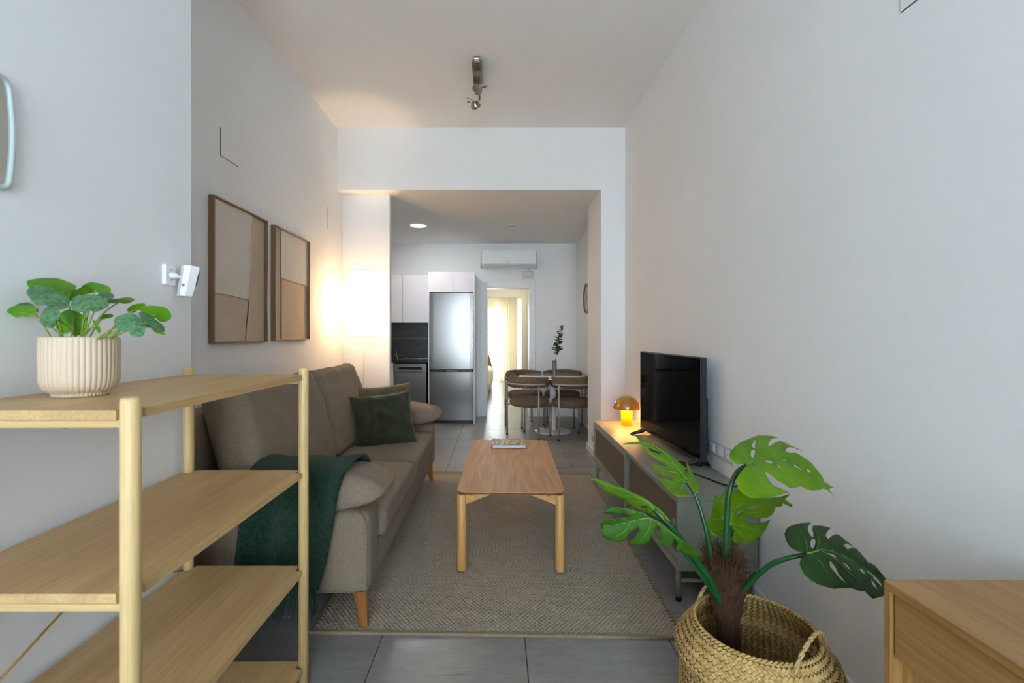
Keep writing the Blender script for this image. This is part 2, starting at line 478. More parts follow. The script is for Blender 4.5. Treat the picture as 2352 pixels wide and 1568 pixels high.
MT['rope'] = fabric('jute_rope', (150, 122, 78), (198, 172, 124), 250)
def m_canvas(name, c):
    m = NT(name); v = m.coord(); a = m.noise(v, 45, 5, 0.7); b = m.noise(v, 7, 3)
    lo = tuple(x*0.93 for x in c); 
    col = m.ramp(a, [(0.3, lin(lo)), (0.7, lin(c))])
    m.base(m.mix(0.3, col, m.ramp(b, [(0.3, lin(lo)), (0.7, lin(c))]))); m.set(Roughness=0.95)
    m.bump(a, 0.6, 0.004); return m.m
MT['can_light'] = m_canvas('textured_pale_plaster', (226, 218, 207))
MT['can_mid'] = m_canvas('textured_sand_plaster', (204, 188, 170))
MT['can_tan'] = m_canvas('textured_tan_plaster', (206, 186, 162))
MT['can_grey'] = m_canvas('textured_grey_plaster', (186, 174, 160))
MT['cord_canvas'] = m_canvas('dark_fold_edge', (132, 112, 92))
def m_shade():
    m = NT('linen_lampshade')
    v = m.coord((1, 1, 0.12)); v2 = m.coord((0.12, 0.12, 1))
    a = m.noise(v, 220, 2, 0.7); b = m.noise(v2, 260, 2, 0.7)
    f = m.math('MULTIPLY', m.math('ADD', a, b), 0.5)
    col = m.ramp(f, [(0.35, lin((214, 190, 150))), (0.6, lin((252, 246, 234)))])
    d = m.n('ShaderNodeBsdfDiffuse'); t = m.n('ShaderNodeBsdfTranslucent')
    m.l(col, d.inputs[0]); m.l(col, t.inputs[0])
    mx = m.n('ShaderNodeMixShader'); mx.inputs[0].default_value = 0.72
    m.l(d.outputs[0], mx.inputs[1]); m.l(t.outputs[0], mx.inputs[2])
    tp = m.n('ShaderNodeBsdfTransparent'); m2 = m.n('ShaderNodeMixShader')          # open gaps of the weave
    m.l(m.ramp(f, [(0.40, (0.03,)*3), (0.62, (0.23,)*3)]), m2.inputs[0])
    m.l(mx.outputs[0], m2.inputs[1]); m.l(tp.outputs[0], m2.inputs[2]); m.l(m2.outputs[0], m.out.inputs[0]); return m.m
MT['shade'] = m_shade()
def m_transl(name, col, amt, clear=0.0):
    m = NT(name); d = m.n('ShaderNodeBsdfDiffuse'); t = m.n('ShaderNodeBsdfTranslucent')
    v = m.coord((6, 6, 1)); n = m.noise(v, 8, 3)
    c = m.ramp(n, [(0.3, lin(tuple(x*0.95 for x in col))), (0.7, lin(col))])
    m.l(c, d.inputs[0]); m.l(c, t.inputs[0])
    mx = m.n('ShaderNodeMixShader'); mx.inputs[0].default_value = amt
    m.l(d.outputs[0], mx.inputs[1]); m.l(t.outputs[0], mx.inputs[2])
    tp = m.n('ShaderNodeBsdfTransparent'); m2 = m.n('ShaderNodeMixShader'); m2.inputs[0].default_value = clear
    m.l(mx.outputs[0], m2.inputs[1]); m.l(tp.outputs[0], m2.inputs[2]); m.l(m2.outputs[0], m.out.inputs[0]); return m.m
MT['diffuser'] = m_transl('opal_diffuser', (250, 246, 238), 0.75, 0.85)
MT['sheer'] = m_transl('sheer_cream_curtain', (252, 242, 222), 0.6)
MT['amber'] = m_transl('amber_glass_base', (255, 196, 66), 0.55)
MT['pane'] = thin_glass('window_pane_glass')
MT['vase'] = thin_glass('clear_vase_glass', (0.985, 0.99, 0.99, 1), 0.06)
MT['mirror'] = plain('mirror_silver', (214, 222, 220), 0.03, 1.0, var=0.0)
MT['mframe'] = plain('pale_sage_frame', (188, 202, 198), 0.35, var=0.01)
def m_screen():
    m = NT('black_screen_glass'); m.set(Base_Color=(0.004, 0.004, 0.005, 1), Roughness=0.06, Specular_IOR_Level=0.3, IOR=1.18)
    m.bump(m.noise(m.coord(), 2.0, 1), 0.01, 0.0005); return m.m
MT['screen'] = m_screen()
def m_cover():
    m = NT('printed_book_cover'); v = m.coord((1, 1.0, 1))
    vo = m.n('ShaderNodeTexVoronoi', feature='DISTANCE_TO_EDGE'); vo.inputs['Scale'].default_value = 26.0
    nv = m.n('ShaderNodeVectorMath', operation='ADD')
    ns = m.n('ShaderNodeTexNoise'); ns.inputs['Scale'].default_value = 18; m.l(v, ns.inputs['Vector'])
    sc = m.n('ShaderNodeVectorMath', operation='SCALE'); sc.inputs['Scale'].default_value = 0.06
    m.l(ns.outputs['Color'], sc.inputs[0]); m.l(v, nv.inputs[0]); m.l(sc.outputs[0], nv.inputs[1]); m.l(nv.outputs[0], vo.inputs['Vector'])
    lines = m.ramp(vo.outputs['Distance'], [(0.03, lin((52, 46, 40))), (0.09, lin((198, 180, 148)))])
    big = m.noise(v, 11, 3, 0.6, 1.0)
    m.base(m.mix(m.ramp(big, [(0.52, (0, 0, 0)), (0.6, (0.85,)*3)]), lines, lin((96, 92, 82)))); m.set(Roughness=0.45); return m.m
MT['cover'] = m_cover()
MT['paper'] = plain('page_block', (222, 228, 236), 0.8, var=0.04, vs=400)
MT['bedding'] = fabric('ivory_bedding', (226, 214, 196), (240, 230, 214), 200, bumps=0.2)
MT['rust'] = fabric('rust_cushion', (112, 82, 58), (134, 102, 74), 200)
MT['downlight'] = emit('lit_led_panel', (1.0, 0.97, 0.92, 1), 14.0)
MT['bulb'] = emit('warm_bulb', (1.0, 0.70, 0.40, 1), 30.0)

# ------------------------------------------------------------------ room shell
XR, XL, XN = 1.232, -1.575, -1.17        # right wall, left wall, near-left wall
YB, YK, YP = 4.49, 7.16, 5.15            # beam front, kitchen back wall, pier far side
ZC, ZK = 3.28, 2.68
YF = -3.60                               # wall behind the viewer
def struct(o): o['kind'] = 'structure'; return o
fl = struct(box('floor', (-2.75, YF-0.1, -0.12), (1.45, 12.75, -0.003), MT['grout']))
TX0, TY0, TW, TD = -0.49, 2.076, 0.6, 0.582
tm = None
for j in range(-10, 19):
    for i in range(-4, 4):
        x0 = TX0 + i*TW; y0 = TY0 + j*TD
        if x0 > 1.3 or x0 + TW < -2.7: continue
        if y0 < YF-0.1 or y0 + TD > 12.8: continue
        if y0 > YK+0.2 and not (-1.9 < x0 < 0.75): continue
        if y0 < 0.2 and (x0+TW < -1.3): continue
        if tm is None:
            t0 = box('tile', (0.002, 0.002, -0.010), (TW-0.002, TD-0.002, 0), MT['tile'], None, 0.0012, 1, local=True)
            tm = t0.data; o = t0
        else:
            o = bpy.data.objects.new('tile', tm); COL.objects.link(o)
        o.location = (x0, y0, 0); o.parent = fl
struct(box('ceiling', (-2.75, YF-0.1, ZC), (1.45, YB, ZC+0.15), MT['ceil']))
struct(box('ceiling', (-2.75, YB, ZK), (1.45, YK+0.12, ZC+0.15), MT['ceil']))
struct(box('wall_right', (XR, YF-0.1, -0.1), (1.45, YB+0.66, ZC), MT['wall']))
struct(box('wall_right_pier', (0.995, YB, -0.1), (XR, YP, ZK), MT['wall'], bevel=0.003))
struct(box('wall_right_kitchen', (1.205, YP, -0.1), (1.45, YK+0.12, ZK), MT['wall']))
struct(box('wall_left_near', (-1.80, YF-0.1, -0.1), (XN, 1.76, ZC), MT['wall'], bevel=0.004))
struct(box('wall_left', (-1.80, 1.76, -0.1), (XL, 4.735, ZC), MT['wall']))
struct(box('wall_left_pier', (XL, 4.655, -0.1), (-1.098, 4.735, ZK), MT['wall'], bevel=0.003))
struct(box('wall_left_kitchen', (-2.75, 4.735, -0.1), (-2.45, YK+0.12, ZK), MT['wall']))
struct(box('wall_kitchen_front', (-2.75, 4.635, -0.1), (-1.80, 4.735, ZK), MT['wall']))
# wall behind the viewer with a glazed balcony door
WX0, WX1, WZ0, WZ1 = -1.08, 1.10, 0.04, 2.75
bm = bmesh.new()
bm_box(bm, (XN, YF-0.12, -0.1), (WX0, YF, ZC)); bm_box(bm, (WX1, YF-0.12, -0.1), (XR, YF, ZC))
bm_box(bm, (WX0, YF-0.12, WZ1), (WX1, YF, ZC)); bm_box(bm, (WX0, YF-0.12, -0.1), (WX1, YF, WZ0))
struct(frombm('wall_front', bm, MT['wall']))
def window(name, x0, x1, z0, z1, y, yout, mull):
    r = thing(name, None, None, ((x0+x1)/2, y, z0)); r['kind'] = 'structure'
    bm = bmesh.new(); e = 0.06; a, b = min(y, yout), max(y, yout)
    bm_box(bm, (x0, a, z0), (x0+e, b, z1)); bm_box(bm, (x1-e, a, z0), (x1, b, z1))
    bm_box(bm, (x0+e, a, z0), (x1-e, b, z0+e)); bm_box(bm, (x0+e, a, z1-e), (x1-e, b, z1))
    frombm('window_frame', bm, MT['trim'], r)
    for mx in mull: box('mullion', (mx-0.045, a, z0+e), (mx+0.045, b, z1-e), MT['trim'], r)
    xs = [x0+e] + sum([[mx-0.045, mx+0.045] for mx in mull], []) + [x1-e]
    for k in range(0, len(xs), 2):
        ym = (a+b)/2
        mk('pane', [(xs[k], ym, z0+e), (xs[k+1], ym, z0+e), (xs[k+1], ym, z1-e), (xs[k], ym, z1-e)], [(0,1,2,3)], MT['pane'], r)
    return r
window('window_1', WX0, WX1, WZ0, WZ1, YF-0.03, YF-0.09, [-0.05])
# kitchen back wall with doorway, hall, bedroom
DX0, DX1, DZ = -0.19, 0.486, 2.0
bm = bmesh.new()
bm_box(bm, (-2.75, YK, -0.1), (DX0, YK+0.12, ZK)); bm_box(bm, (DX1, YK, -0.1), (1.205, YK+0.12, ZK)); bm_box(bm, (DX0, YK, DZ), (DX1, YK+0.12, ZK))
wb = struct(frombm('wall_back', bm, MT['wall']))
def casing(name, x0, x1, z, y, wd, side=-1, depth=0.14, inner=0.012, mat='trim'):
    r = thing(name, None, None, ((x0+x1)/2, y, 0)); r['kind'] = 'structure'
    ya, yb = (y-0.014, y+0.005) if side < 0 else (y-0.005, y+0.014)
    m = MT[mat]
    box('casing_upright', (x0-wd, ya, 0), (x0+inner, yb, z+wd), m, r, 0.003, 1)
    box('casing_upright', (x1-inner, ya, 0), (x1+wd, yb, z+wd), m, r, 0.003, 1)
    box('casing_head', (x0+inner, ya+0.001, z-inner), (x1-inner, yb, z+wd), m, r, 0.003, 1)
    box('jamb', (x0, yb, 0), (x0+inner, y+depth, z), m, r); box('jamb', (x1-inner, yb, 0), (x1, y+depth, z), m, r)
    box('jamb_head', (x0+inner, yb, z-inner), (x1-inner, y+depth, z), m, r)
    return r
casing('door_1', DX0, DX1, DZ, YK, 0.085)
struct(box('wall_hall_left', (-1.0, YK+0.12, -0.1), (-0.62, 9.0, 2.5), MT['cream']))
struct(box('wall_hall_right', (0.60, YK+0.12, -0.1), (0.9, 9.0, 2.5), MT['wall']))
struct(box('ceiling', (-2.9, YK+0.12, 2.5), (1.0, 12.75, 2.65), MT['ceil']))
bm = bmesh.new()
bm_box(bm, (-3.0, 9.0, -0.1), (-0.22, 9.1, 2.5)); bm_box(bm, (0.47, 9.0, -0.1), (0.9, 9.1, 2.5)); bm_box(bm, (-0.22, 9.0, 2.0), (0.47, 9.1, 2.5))
struct(frombm('wall_hall_end', bm, MT['cream']))
casing('door_2', -0.22, 0.47, 2.0, 9.0, 0.075, depth=0.11, mat='cream')
struct(box('wall_bedroom_right', (0.50, 9.1, -0.1), (0.8, 12.75, 2.5), MT['cream']))
struct(box('wall_bedroom_left', (-3.0, 9.1, -0.1), (-2.8, 12.75, 2.5), MT['cream']))
bm = bmesh.new()
BX0, BX1, BZ0, BZ1 = -1.75, 0.12, 0.10, 2.02
bm_box(bm, (-2.8, 12.5, -0.1), (BX0, 12.62, 2.5)); bm_box(bm, (BX1, 12.5, -0.1), (0.50, 12.62, 2.5))
bm_box(bm, (BX0, 12.5, BZ1), (BX1, 12.62, 2.5)); bm_box(bm, (BX0, 12.5, -0.1), (BX1, 12.62, BZ0))
struct(frombm('wall_bedroom_end', bm, MT['cream']))
window('window_2', BX0, BX1, BZ0, BZ1, 12.53, 12.58, [-0.8])
# baseboards
bb = 0.07
struct(box('baseboard_right', (XR-0.014, YF, 0), (XR, YB, bb), MT['trim'], bevel=0.003, seg=1))
bm = bmesh.new(); bm_box(bm, (0.981, YB-0.014, 0), (XR-0.014, YB, bb)); bm_box(bm, (0.981, YB, 0), (0.995, YP+0.014, bb)); bm_box(bm, (0.995, YP, 0), (1.205, YP+0.014, bb))
struct(frombm('baseboard_pier', bm, MT['trim']))
bm = bmesh.new(); bm_box(bm, (DX1+0.085, YK-0.014, 0), (1.205, YK, 0.085)); bm_box(bm, (1.191, YP+0.014, 0), (1.205, YK-0.014, 0.085)); bm_box(bm, (-0.33, YK-0.014, 0), (DX0-0.085, YK, 0.085))
struct(frombm('baseboard_back', bm, MT['trim']))
struct(box('baseboard_left', (XL, 1.78, 0), (XL+0.014, 4.655, bb), MT['trim']))
struct(box('baseboard_left_near', (XN, YF, 0), (XN+0.014, 1.76, bb), MT['trim']))
# flush junction-box covers in the walls
def cover(label, x, y0, y1, z0, z1, s):
    r = thing('junction_box_cover', label, 'wall cover', (x, (y0+y1)/2, z0), 0, 'painted junction box covers')
    box('plate', (min(x+s*0.0005, x+s*0.004), y0, z0), (max(x+s*0.0005, x+s*0.004), y1, z1), MT['wall'], r, 0.001, 1)
    box('edge_shadow', (min(x, x+s*0.0012), y0-0.003, z0-0.003), (max(x, x+s*0.0012), y1, z1), MT['grout'] if y0 < 4 else MT['creamp'], r)  # dark strip draws the shadow along the near and lower edges
cover('square white painted cover on the left wall above the larger artwork', XL, 2.615, 2.79, 2.285, 2.44, 1)
cover('square white painted cover on the left wall near the floor lamp', XL, 4.25, 4.44, 2.24, 2.45, 1)
cover('square white painted cover high on the right wall', XR, 1.30, 1.41, 2.255, 2.40, -1)

# ------------------------------------------------------------------ open shelf unit (left foreground)
PX0, PX1, PY0, PY1 = -1.130, -0.711, 0.892, 1.683
sh = thing('open_shelf', 'light oak open shelf unit with round posts beside the left wall', 'shelf', ((PX0+PX1)/2, (PY0+PY1)/2, 0))
for x in (PX0, PX1):
    for y in (PY0, PY1):
        tube('post', [(x, y, 0), (x, y, 1.143), (x, y, 1.149)], [0.0175, 0.0175, 0.0155], MT['oak_z'], sh, 24)
SHZ = [1.124, 0.772, 0.420, 0.068]
for k, z in enumerate(SHZ):
    c = 0.020; x0, x1, y0, y1 = PX0-0.012, PX1+0.004, PY0-0.006, PY1+0.014
    ring = [(x0, y0+c*2), (x0+c*1.6, y0+c*2), (x0+c*1.6, y0), (x1-c*1.4, y0), (x1-c*1.2, y0+c*1.9), (x1, y0+c*1.9), (x1, y1-c*2), (x1-c*1.2, y1-c*2), (x1-c*1.2, y1), (x0+c*1.6, y1), (x0+c*1.6, y1-c*2), (x0, y1-c*2)]
    n = len(ring); v = [(a, b, z-0.018) for a, b in ring] + [(a, b, z) for a, b in ring]
    f = [tuple(reversed(range(n))), tuple(range(n, 2*n))] + [(i, (i+1) % n, n+(i+1) % n, n+i) for i in range(n)]
    bd = mk('shelf_board', v, f, MT['oak_y'], sh)
    for y in (PY0, PY1):
        box('cross_rail', (PX0, y-0.008, z-0.034), (PX1, y+0.008, z-0.0185), MT['oak_x'], sh, 0.003, 2)
        for fx in (0.3, 0.7):
            xx = PX0 + (PX1-PX0)*fx
            lathe('screw_head', [(0.004, -0.0015), (0.004, 0)], (xx, y, z-0.0345), MT['chrome'], sh, 10, cap0=True)
tube('brace_rod', [(PX0-0.012, PY0, 0.41), (PX0-0.012, PY1, 0.745)], 0.0028, MT['brass'], sh, 8)
tube('brace_rod', [(PX0-0.018, PY0, 0.76), (PX0-0.018, PY1, 0.41)], 0.0028, MT['brass'], sh, 8)

# ------------------------------------------------------------------ ribbed pot with round-leaved plant on the shelf
pc = Vector((-1.0, 1.105, SHZ[0]))
pt = thing('ribbed_planter', 'sand coloured ribbed ceramic pot with round-leaved plant on the top shelf', 'potted plant', pc)
NR = 44
rib = lambda a, z: 1 - 0.030*(1-abs(math.sin(a*NR/2)))**1.4*(1 if z < 0.136 else 0.4)
lathe('pot', [(0.0, 0.0003), (0.052, 0.0003), (0.054, 0.006), (0.051, 0.008), (0.063, 0.013), (0.071, 0.024), (0.0745, 0.040), (0.0755, 0.09), (0.075, 0.128), (0.074, 0.1375), (0.072, 0.141), (0.069, 0.1405), (0.067, 0.136), (0.067, 0.06)], pc, MT['pot'], pt, NR*8, wob=rib)
lathe('soil', [(0.0, 0.118), (0.04, 0.120), (0.0665, 0.116)], pc, MT['soil'], pt, 32)
def round_leaf(parent, u, v, d, smaj, smin, ang, under, mat, stem_from, idx):
    c = P(u, v, d); s = d / F
    R = smaj*s; r = smin*s
    ar = math.radians(-ang)
    ax = Vector((math.cos(ar), 0, math.sin(ar)))
    up = Vector((-math.sin(ar), 0, math.cos(ar)))
    full = R*0.86
    dep = math.sqrt(max(full*full - r*r, 0.0))
    ray = (c - camo.location).normalized()
    bx = up*r + ray*(dep if not under else -dep)
    nrm = ax.cross(bx.normalized()).normalized()
    if nrm.dot(ray) > 0: nrm = -nrm
    tn = nrm if not under else -nrm           # leaf's upper side
    n = 28; verts = []; faces = []
    rings = 4
    verts.append(c)
    for k in range(1, rings+1):
        q = k/rings
        for i in range(n):
            a = 2*PI*i/n
            notch = 1 - 0.30*math.exp(-((math.remainder(a + PI/2, 2*PI))/0.22)**2)*q
            rr = q*notch*(1 + 0.05*math.sin(3*a+idx))
            x = math.cos(a)*rr; y = math.sin(a)*rr
            dsp = -0.16*R*(x*x*0.8 + y*y*0.4) + 0.05*R*abs(x) + 0.03*R*math.sin(4*a+idx*2)*q*q
            verts.append(c + ax*R*x + bx*y + tn*dsp)
    # orient faces so that the upper side is the front
    for i in range(n):
        faces.append((0, 1+i, 1+(i+1) % n))
    for k in range(rings-1):
        for i in range(n):
            a = 1+k*n+i; b = 1+k*n+(i+1) % n
            faces.append((a, a+n, b+n, b))
    nn = (verts[1]-verts[0]).cross(verts[2]-verts[0])
    if nn.dot(tn) < 0: faces = [tuple(reversed(f)) for f in faces]
    lf = mk('leaf', verts, faces, MT[mat], parent, True)
    att = c - bx*0.12 - tn*0.001
    mid = stem_from.lerp(att, 0.6) + Vector((0, 0, 0.012))
    tube('stem', [stem_from, mid, att - tn*0.0015], [0.0020, 0.0018, 0.0012], MT['stem_l'], parent, 7, path=6)
LV = [(109,681,1.06,52,24,18,0,'mottle'),(118,652,1.12,58,16,4,1,'leaf_pot'),(202,695,1.05,44,22,0,0,'mottle'),(222,661,1.15,35,13,6,1,'leaf_pot'),
      (238,679,1.11,24,9,-6,0,'mottle'),(276,689,1.12,36,7,-4,1,'leaf_pot'),(52,713,1.10,34,15,-3,1,'leaf_pot'),(58,700,1.13,32,10,22,0,'mottle'),
      (114,727,1.04,27,22,-58,0,'mottle'),(166,742,1.12,38,30,10,1,'leaf_pot'),(299,744,1.06,38,25,22,0,'mottle'),(362,718,1.12,36,17,14,1,'leaf_pot'),
      (350,738,1.07,36,11,36,0,'mottle'),(313,706,1.14,22,9,-18,1,'leaf_pot'),(352,748,1.10,34,9,32,1,'leaf_pot'),(243,726,1.13,18,6,-10,1,'leaf_pot'),
      (180,673,1.14,26,10,-32,1,'leaf_pot'),(224,750,1.08,17,5,62,1,'leaf_pot'),(150,664,1.16,34,16,30,1,'leaf_pot'),(196,668,1.17,30,10,-25,1,'leaf_pot')]
for k, (u, v, d, a, b, g, un, mt) in enumerate(LV):
    x = (u-190)/170*0.042
    sf = pc + Vector((x + random.uniform(-.012, .012), random.uniform(-.03, .03), 0.117))
    round_leaf(pt, u, v, d, a, b, g, un, mt, sf, k)

# ------------------------------------------------------------------ mirror on near-left wall
mr = thing('wall_mirror', 'small mirror with rounded pale sage frame at the left picture edge', 'mirror', (XN, 0.93, 1.60))
def bowed(w2, h2, cx, cz, bow, rad, n=9):
    out = []
    for sx, sz, a0 in ((1, -1, -90), (1, 1, 0), (-1, 1, 90), (-1, -1, 180)):
        for k in range(n):
            a = math.radians(a0 + 90*k/(n-1))
            y = sx*(w2-rad) + rad*math.cos(a); z = sz*(h2-rad) + rad*math.sin(a)
            out.append((y, z))
        if sx == 1 and sz == -1:
            for k in range(1, 12):
                t = -1 + 2*k/12; out.append((w2 + bow*(1-t*t), t*(h2-rad)))
        if sx == -1 and sz == 1:
            for k in range(1, 12):
                t = 1 - 2*k/12; out.append((-w2 - bow*(1-t*t), t*(h2-rad)))
    return [(cx+y, cz+z) for y, z in out]
ro = bowed(0.185, 0.136, 0.918, 1.743, 0.008, 0.028); ri = bowed(0.174, 0.124, 0.918, 1.743, 0.007, 0.018)
n = len(ro); v = []
for (dx, ring) in ((0.001, ro), (0.009, ro), (0.014, [((a[0]+b[0])/2, (a[1]+b[1])/2) for a, b in zip(ro, ri)]), (0.011, ri), (0.006, ri)):
    v += [(XN+dx, y, z) for y, z in ring]
f = [(k*n+i, k*n+(i+1) % n, (k+1)*n+(i+1) % n, (k+1)*n+i) for k in range(4) for i in range(n)]
mk('frame', v, f, MT['mframe'], mr, True)
mk('mirror_glass', [(XN+0.007, y, z) for y, z in ri], [tuple(range(n))], MT['mirror'], mr)

# ------------------------------------------------------------------ motion sensor on the wall corner
ms = thing('motion_sensor', 'white motion sensor on swivel bracket at the wall corner', 'sensor', (XN, 1.66, 1.40))
box('mount_plate', (XN+0.0005, 1.600, 1.443), (XN+0.016, 1.652, 1.515), MT['whitep'], ms, 0.004, 2)
for z in (1.455, 1.492): lathe('screw', [(0.0, 0.0), (0.004, 0), (0.004, 0.002)], (0, 0, 0), MT['creamp'], ms, 10, local=True).matrix_local = Matrix.Translation(Vector((XN+0.0165, 1.626, z+0.006)) - ms.location) @ Matrix.Rotation(PI/2, 4, 'Y')
tube('ball_joint', [(XN+0.012, 1.622, 1.478), (XN+0.018, 1.626, 1.478), (XN+0.028, 1.632, 1.477), (XN+0.034, 1.637, 1.476), (XN+0.042, 1.645, 1.474)], [0.008, 0.012, 0.012, 0.006, 0.005], MT['whitep'], ms, 14)
bm = bmesh.new()
# wedge body, wider at the top
sec0 = [(0.0, -0.022), (0.018, -0.03), (0.046, -0.026), (0.052, 0.0), (0.046, 0.026), (0.018, 0.03), (0.0, 0.022)]
vb = []; nn = len(sec0)
for z, k, tilt in ((-0.055, 0.80, 0.0), (-0.05, 0.84, 0.0), (0.048, 1.0, 0.006), (0.055, 0.95, 0.007)):
    for a, b in sec0:
        vb.append(Vector((a*k+tilt, b*k, z)))
fb = [tuple(reversed(range(nn))), tuple(3*nn+i for i in range(nn))] + [(k*nn+i, k*nn+(i+1) % nn, (k+1)*nn+(i+1) % nn, (k+1)*nn+i) for k in range(3) for i in range(nn)]
sx = XF(Vector((XN+0.036, 1.640, 1.462)), 0, math.radians(4), math.radians(48))
mk('sensor_body', [sx @ q for q in vb], fb, MT['whitep'], ms)
mk('lens', [sx @ Vector(q) for q in ((0.0515, -0.014, -0.01), (0.0515, 0.014, -0.01), (0.0575, 0.014, 0.036), (0.0575, -0.014, 0.036))], [(0,1,2,3)], MT['creamp'], ms)
mk('label_print', [sx @ Vector(q) for q in ((0.002, -0.0245, -0.022), (0.010, -0.0275, -0.022), (0.010, -0.0275, -0.012), (0.002, -0.0245, -0.012))], [(0,1,2,3)], MT['gray_ink'], ms)

# ------------------------------------------------------------------ two framed textured artworks on the left wall
def artwork(label, y0, y1, z0, z1, kind):
    r = thing('framed_artwork', label, 'artwork', (XL, (y0+y1)/2, z0), 0, 'framed plaster artworks')
    x0, x1, e = XL+0.001, XL+0.034, 0.008
    box('frame_side', (x0, y0, z0), (x1, y0+e, z1), MT['frame'], r, 0.001, 1); box('frame_side', (x0, y1-e, z0), (x1, y1, z1), MT['frame'], r, 0.001, 1)
    box('frame_rail', (x0, y0+e, z0), (x1, y1-e, z0+e), MT['frame'], r, 0.001, 1); box('frame_rail', (x0, y0+e, z1-e), (x1, y1-e, z1), MT['frame'], r, 0.001, 1)
    a, b, c, d = y0+e, y1-e, z0+e, z1-e; W_, H_ = b-a, d-c
    def patch(name, poly, x, mat, th=0.004):
        pts = [(a+W_*p, c+H_*q) for p, q in poly]; n = len(pts)
        v = [(x, y, z) for y, z in pts] + [(x-th, y, z) for y, z in pts]
        f = [tuple(range(n)), tuple(reversed(range(n, 2*n)))] + [(i, n+i, n+(i+1) % n, (i+1) % n) for i in range(n)]
        o = mk(name, v, f, MT[mat], r)
        bm = bmesh.new(); bm.from_mesh(o.data); bmesh.ops.recalc_face_normals(bm, faces=bm.faces); bm.to_mesh(o.data); bm.free()
    def cord(pts, x, rad, mat):
        tube('canvas_fold', [(x, a+W_*p, c+H_*q) for p, q in pts], rad, MT[mat], r, 6, path=5)
    if kind == 0:
        patch('canvas_panel', [(0, 0), (1, 0), (1, 1), (0, 1)], x0+0.010, 'can_tan', 0.008)
        patch('canvas_panel', [(0, 0.345), (0.40, 0.335), (0.66, 0.325), (0.68, 0.60), (0.72, 1.0), (0, 1)], x0+0.0155, 'can_light')
        patch('canvas_panel', [(0, 0), (0.585, 0), (0.60, 0.14), (0.66, 0.325), (0.40, 0.335), (0, 0.345)], x0+0.0135, 'can_mid', 0.0035)
        cord([(0.0, 0.345), (0.3, 0.340), (0.5, 0.330), (0.66, 0.325)], x0+0.0165, 0.004, 'can_light')
        cord([(0.66, 0.325), (0.685, 0.60), (0.705, 0.85), (0.73, 1.0)], x0+0.016, 0.0045, 'can_mid')
        cord([(0.66, 0.325), (0.635, 0.20), (0.605, 0.10), (0.59, 0.0)], x0+0.014, 0.0036, 'cord_canvas')
    else:
        patch('canvas_panel', [(0, 0), (1, 0), (1, 1), (0, 1)], x0+0.010, 'can_tan', 0.008)
        patch('canvas_panel', [(0.20, 0.56), (1, 0.545), (1, 1), (0.19, 1)], x0+0.0155, 'can_light')
        patch('canvas_panel', [(0, 0), (0.17, 0), (0.17, 1), (0, 1)], x0+0.0135, 'can_grey', 0.0035)
        patch('canvas_panel', [(0.17, 0), (0.215, 0), (0.215, 1), (0.17, 1)], x0+0.0145, 'cord_canvas', 0.0045)
        cord([(0.20, 0.56), (0.5, 0.552), (0.8, 0.548), (1.0, 0.543)], x0+0.016, 0.0042, 'can_tan')
artwork('larger looking framed plaster artwork nearest the sensor, pale block with tan strip', 2.503, 3.085, 1.222, 2.030, 0)
artwork('framed plaster artwork nearer the floor lamp, pale block above tan field', 3.19, 3.775, 1.228, 2.030, 1)

# ------------------------------------------------------------------ light switch plate on the left pier
sw = thing('switch_plate', 'white triple light switch plate behind the floor lamp', 'switch', (-1.27, 4.655, 1.17))
box('plate', (-1.335, 4.648, 1.172), (-1.215, 4.6545, 1.262), MT['whitep'], sw, 0.002, 2)
for k in range(2):
    box('rocker', (-1.327+0.054*k, 4.643, 1.184), (-1.279+0.054*k, 4.6475, 1.25), MT['whitep'], sw, 0.002, 2)

# ------------------------------------------------------------------ floor lamp
LX, LY = -1.272, 4.345
lp = thing('floor_lamp', 'tall floor lamp with lit cylindrical linen shade in the corner', 'lamp', (LX, LY, 0))
lathe('base', [(0.0, 0.0), (0.135, 0.0), (0.137, 0.006), (0.134, 0.014), (0.02, 0.018), (0.0, 0.018)], (LX, LY, 0), MT['whitep'], lp, 40)
tube('pole', [(LX, LY, 0.017), (LX, LY, 1.45)], 0.0095, MT['whitep'], lp, 16)
lathe('shade', [(0.100, 1.250), (0.1005, 1.252), (0.1005, 1.868), (0.100, 1.870)], (LX, LY, 0), MT['shade'], lp, 64)
for z in (1.252, 1.868):
    v, f = [], []
    tube_geo([(LX+0.1003*math.cos(a), LY+0.1003*math.sin(a), z) for a in [2*PI*k/48 for k in range(49)]], 0.0022, 6, False, v, f)
    mk('shade_ring', v, f, MT['brass'], lp, True)
v, f = [], []
for a in (0, 2*PI/3, 4*PI/3):
    tube_geo([(LX, LY, 1.275), (LX+0.100*math.cos(a), LY+0.100*math.sin(a), 1.256)], 0.002, 6, True, v, f)
mk('shade_spider', v, f, MT['chrome'], lp)
lathe('bulb', [(0.001, 1.45), (0.014, 1.452), (0.016, 1.48), (0.03, 1.52), (0.032, 1.545), (0.022, 1.572), (0.001, 1.58)], (LX, LY, 0), MT['pane'], lp, 20)
def point(name, loc, power, col, rad, parent):
    l = bpy.data.lights.new(name, 'POINT'); l.energy = power; l.color = col; l.shadow_soft_size = rad
    o = bpy.data.objects.new(name, l); COL.objects.link(o); o.parent = parent; o.location = Vector(loc) - root_off(parent)
for z in (1.30, 1.835):
    lathe('diffuser', [(0.013 if z < 1.5 else 0.0005, z), (0.0985, z)], (LX, LY, 0), MT['diffuser'], lp, 40)
point('bulb_light', (LX, LY, 1.535), 29.0, (1.0, 0.70, 0.42), 0.03, lp)

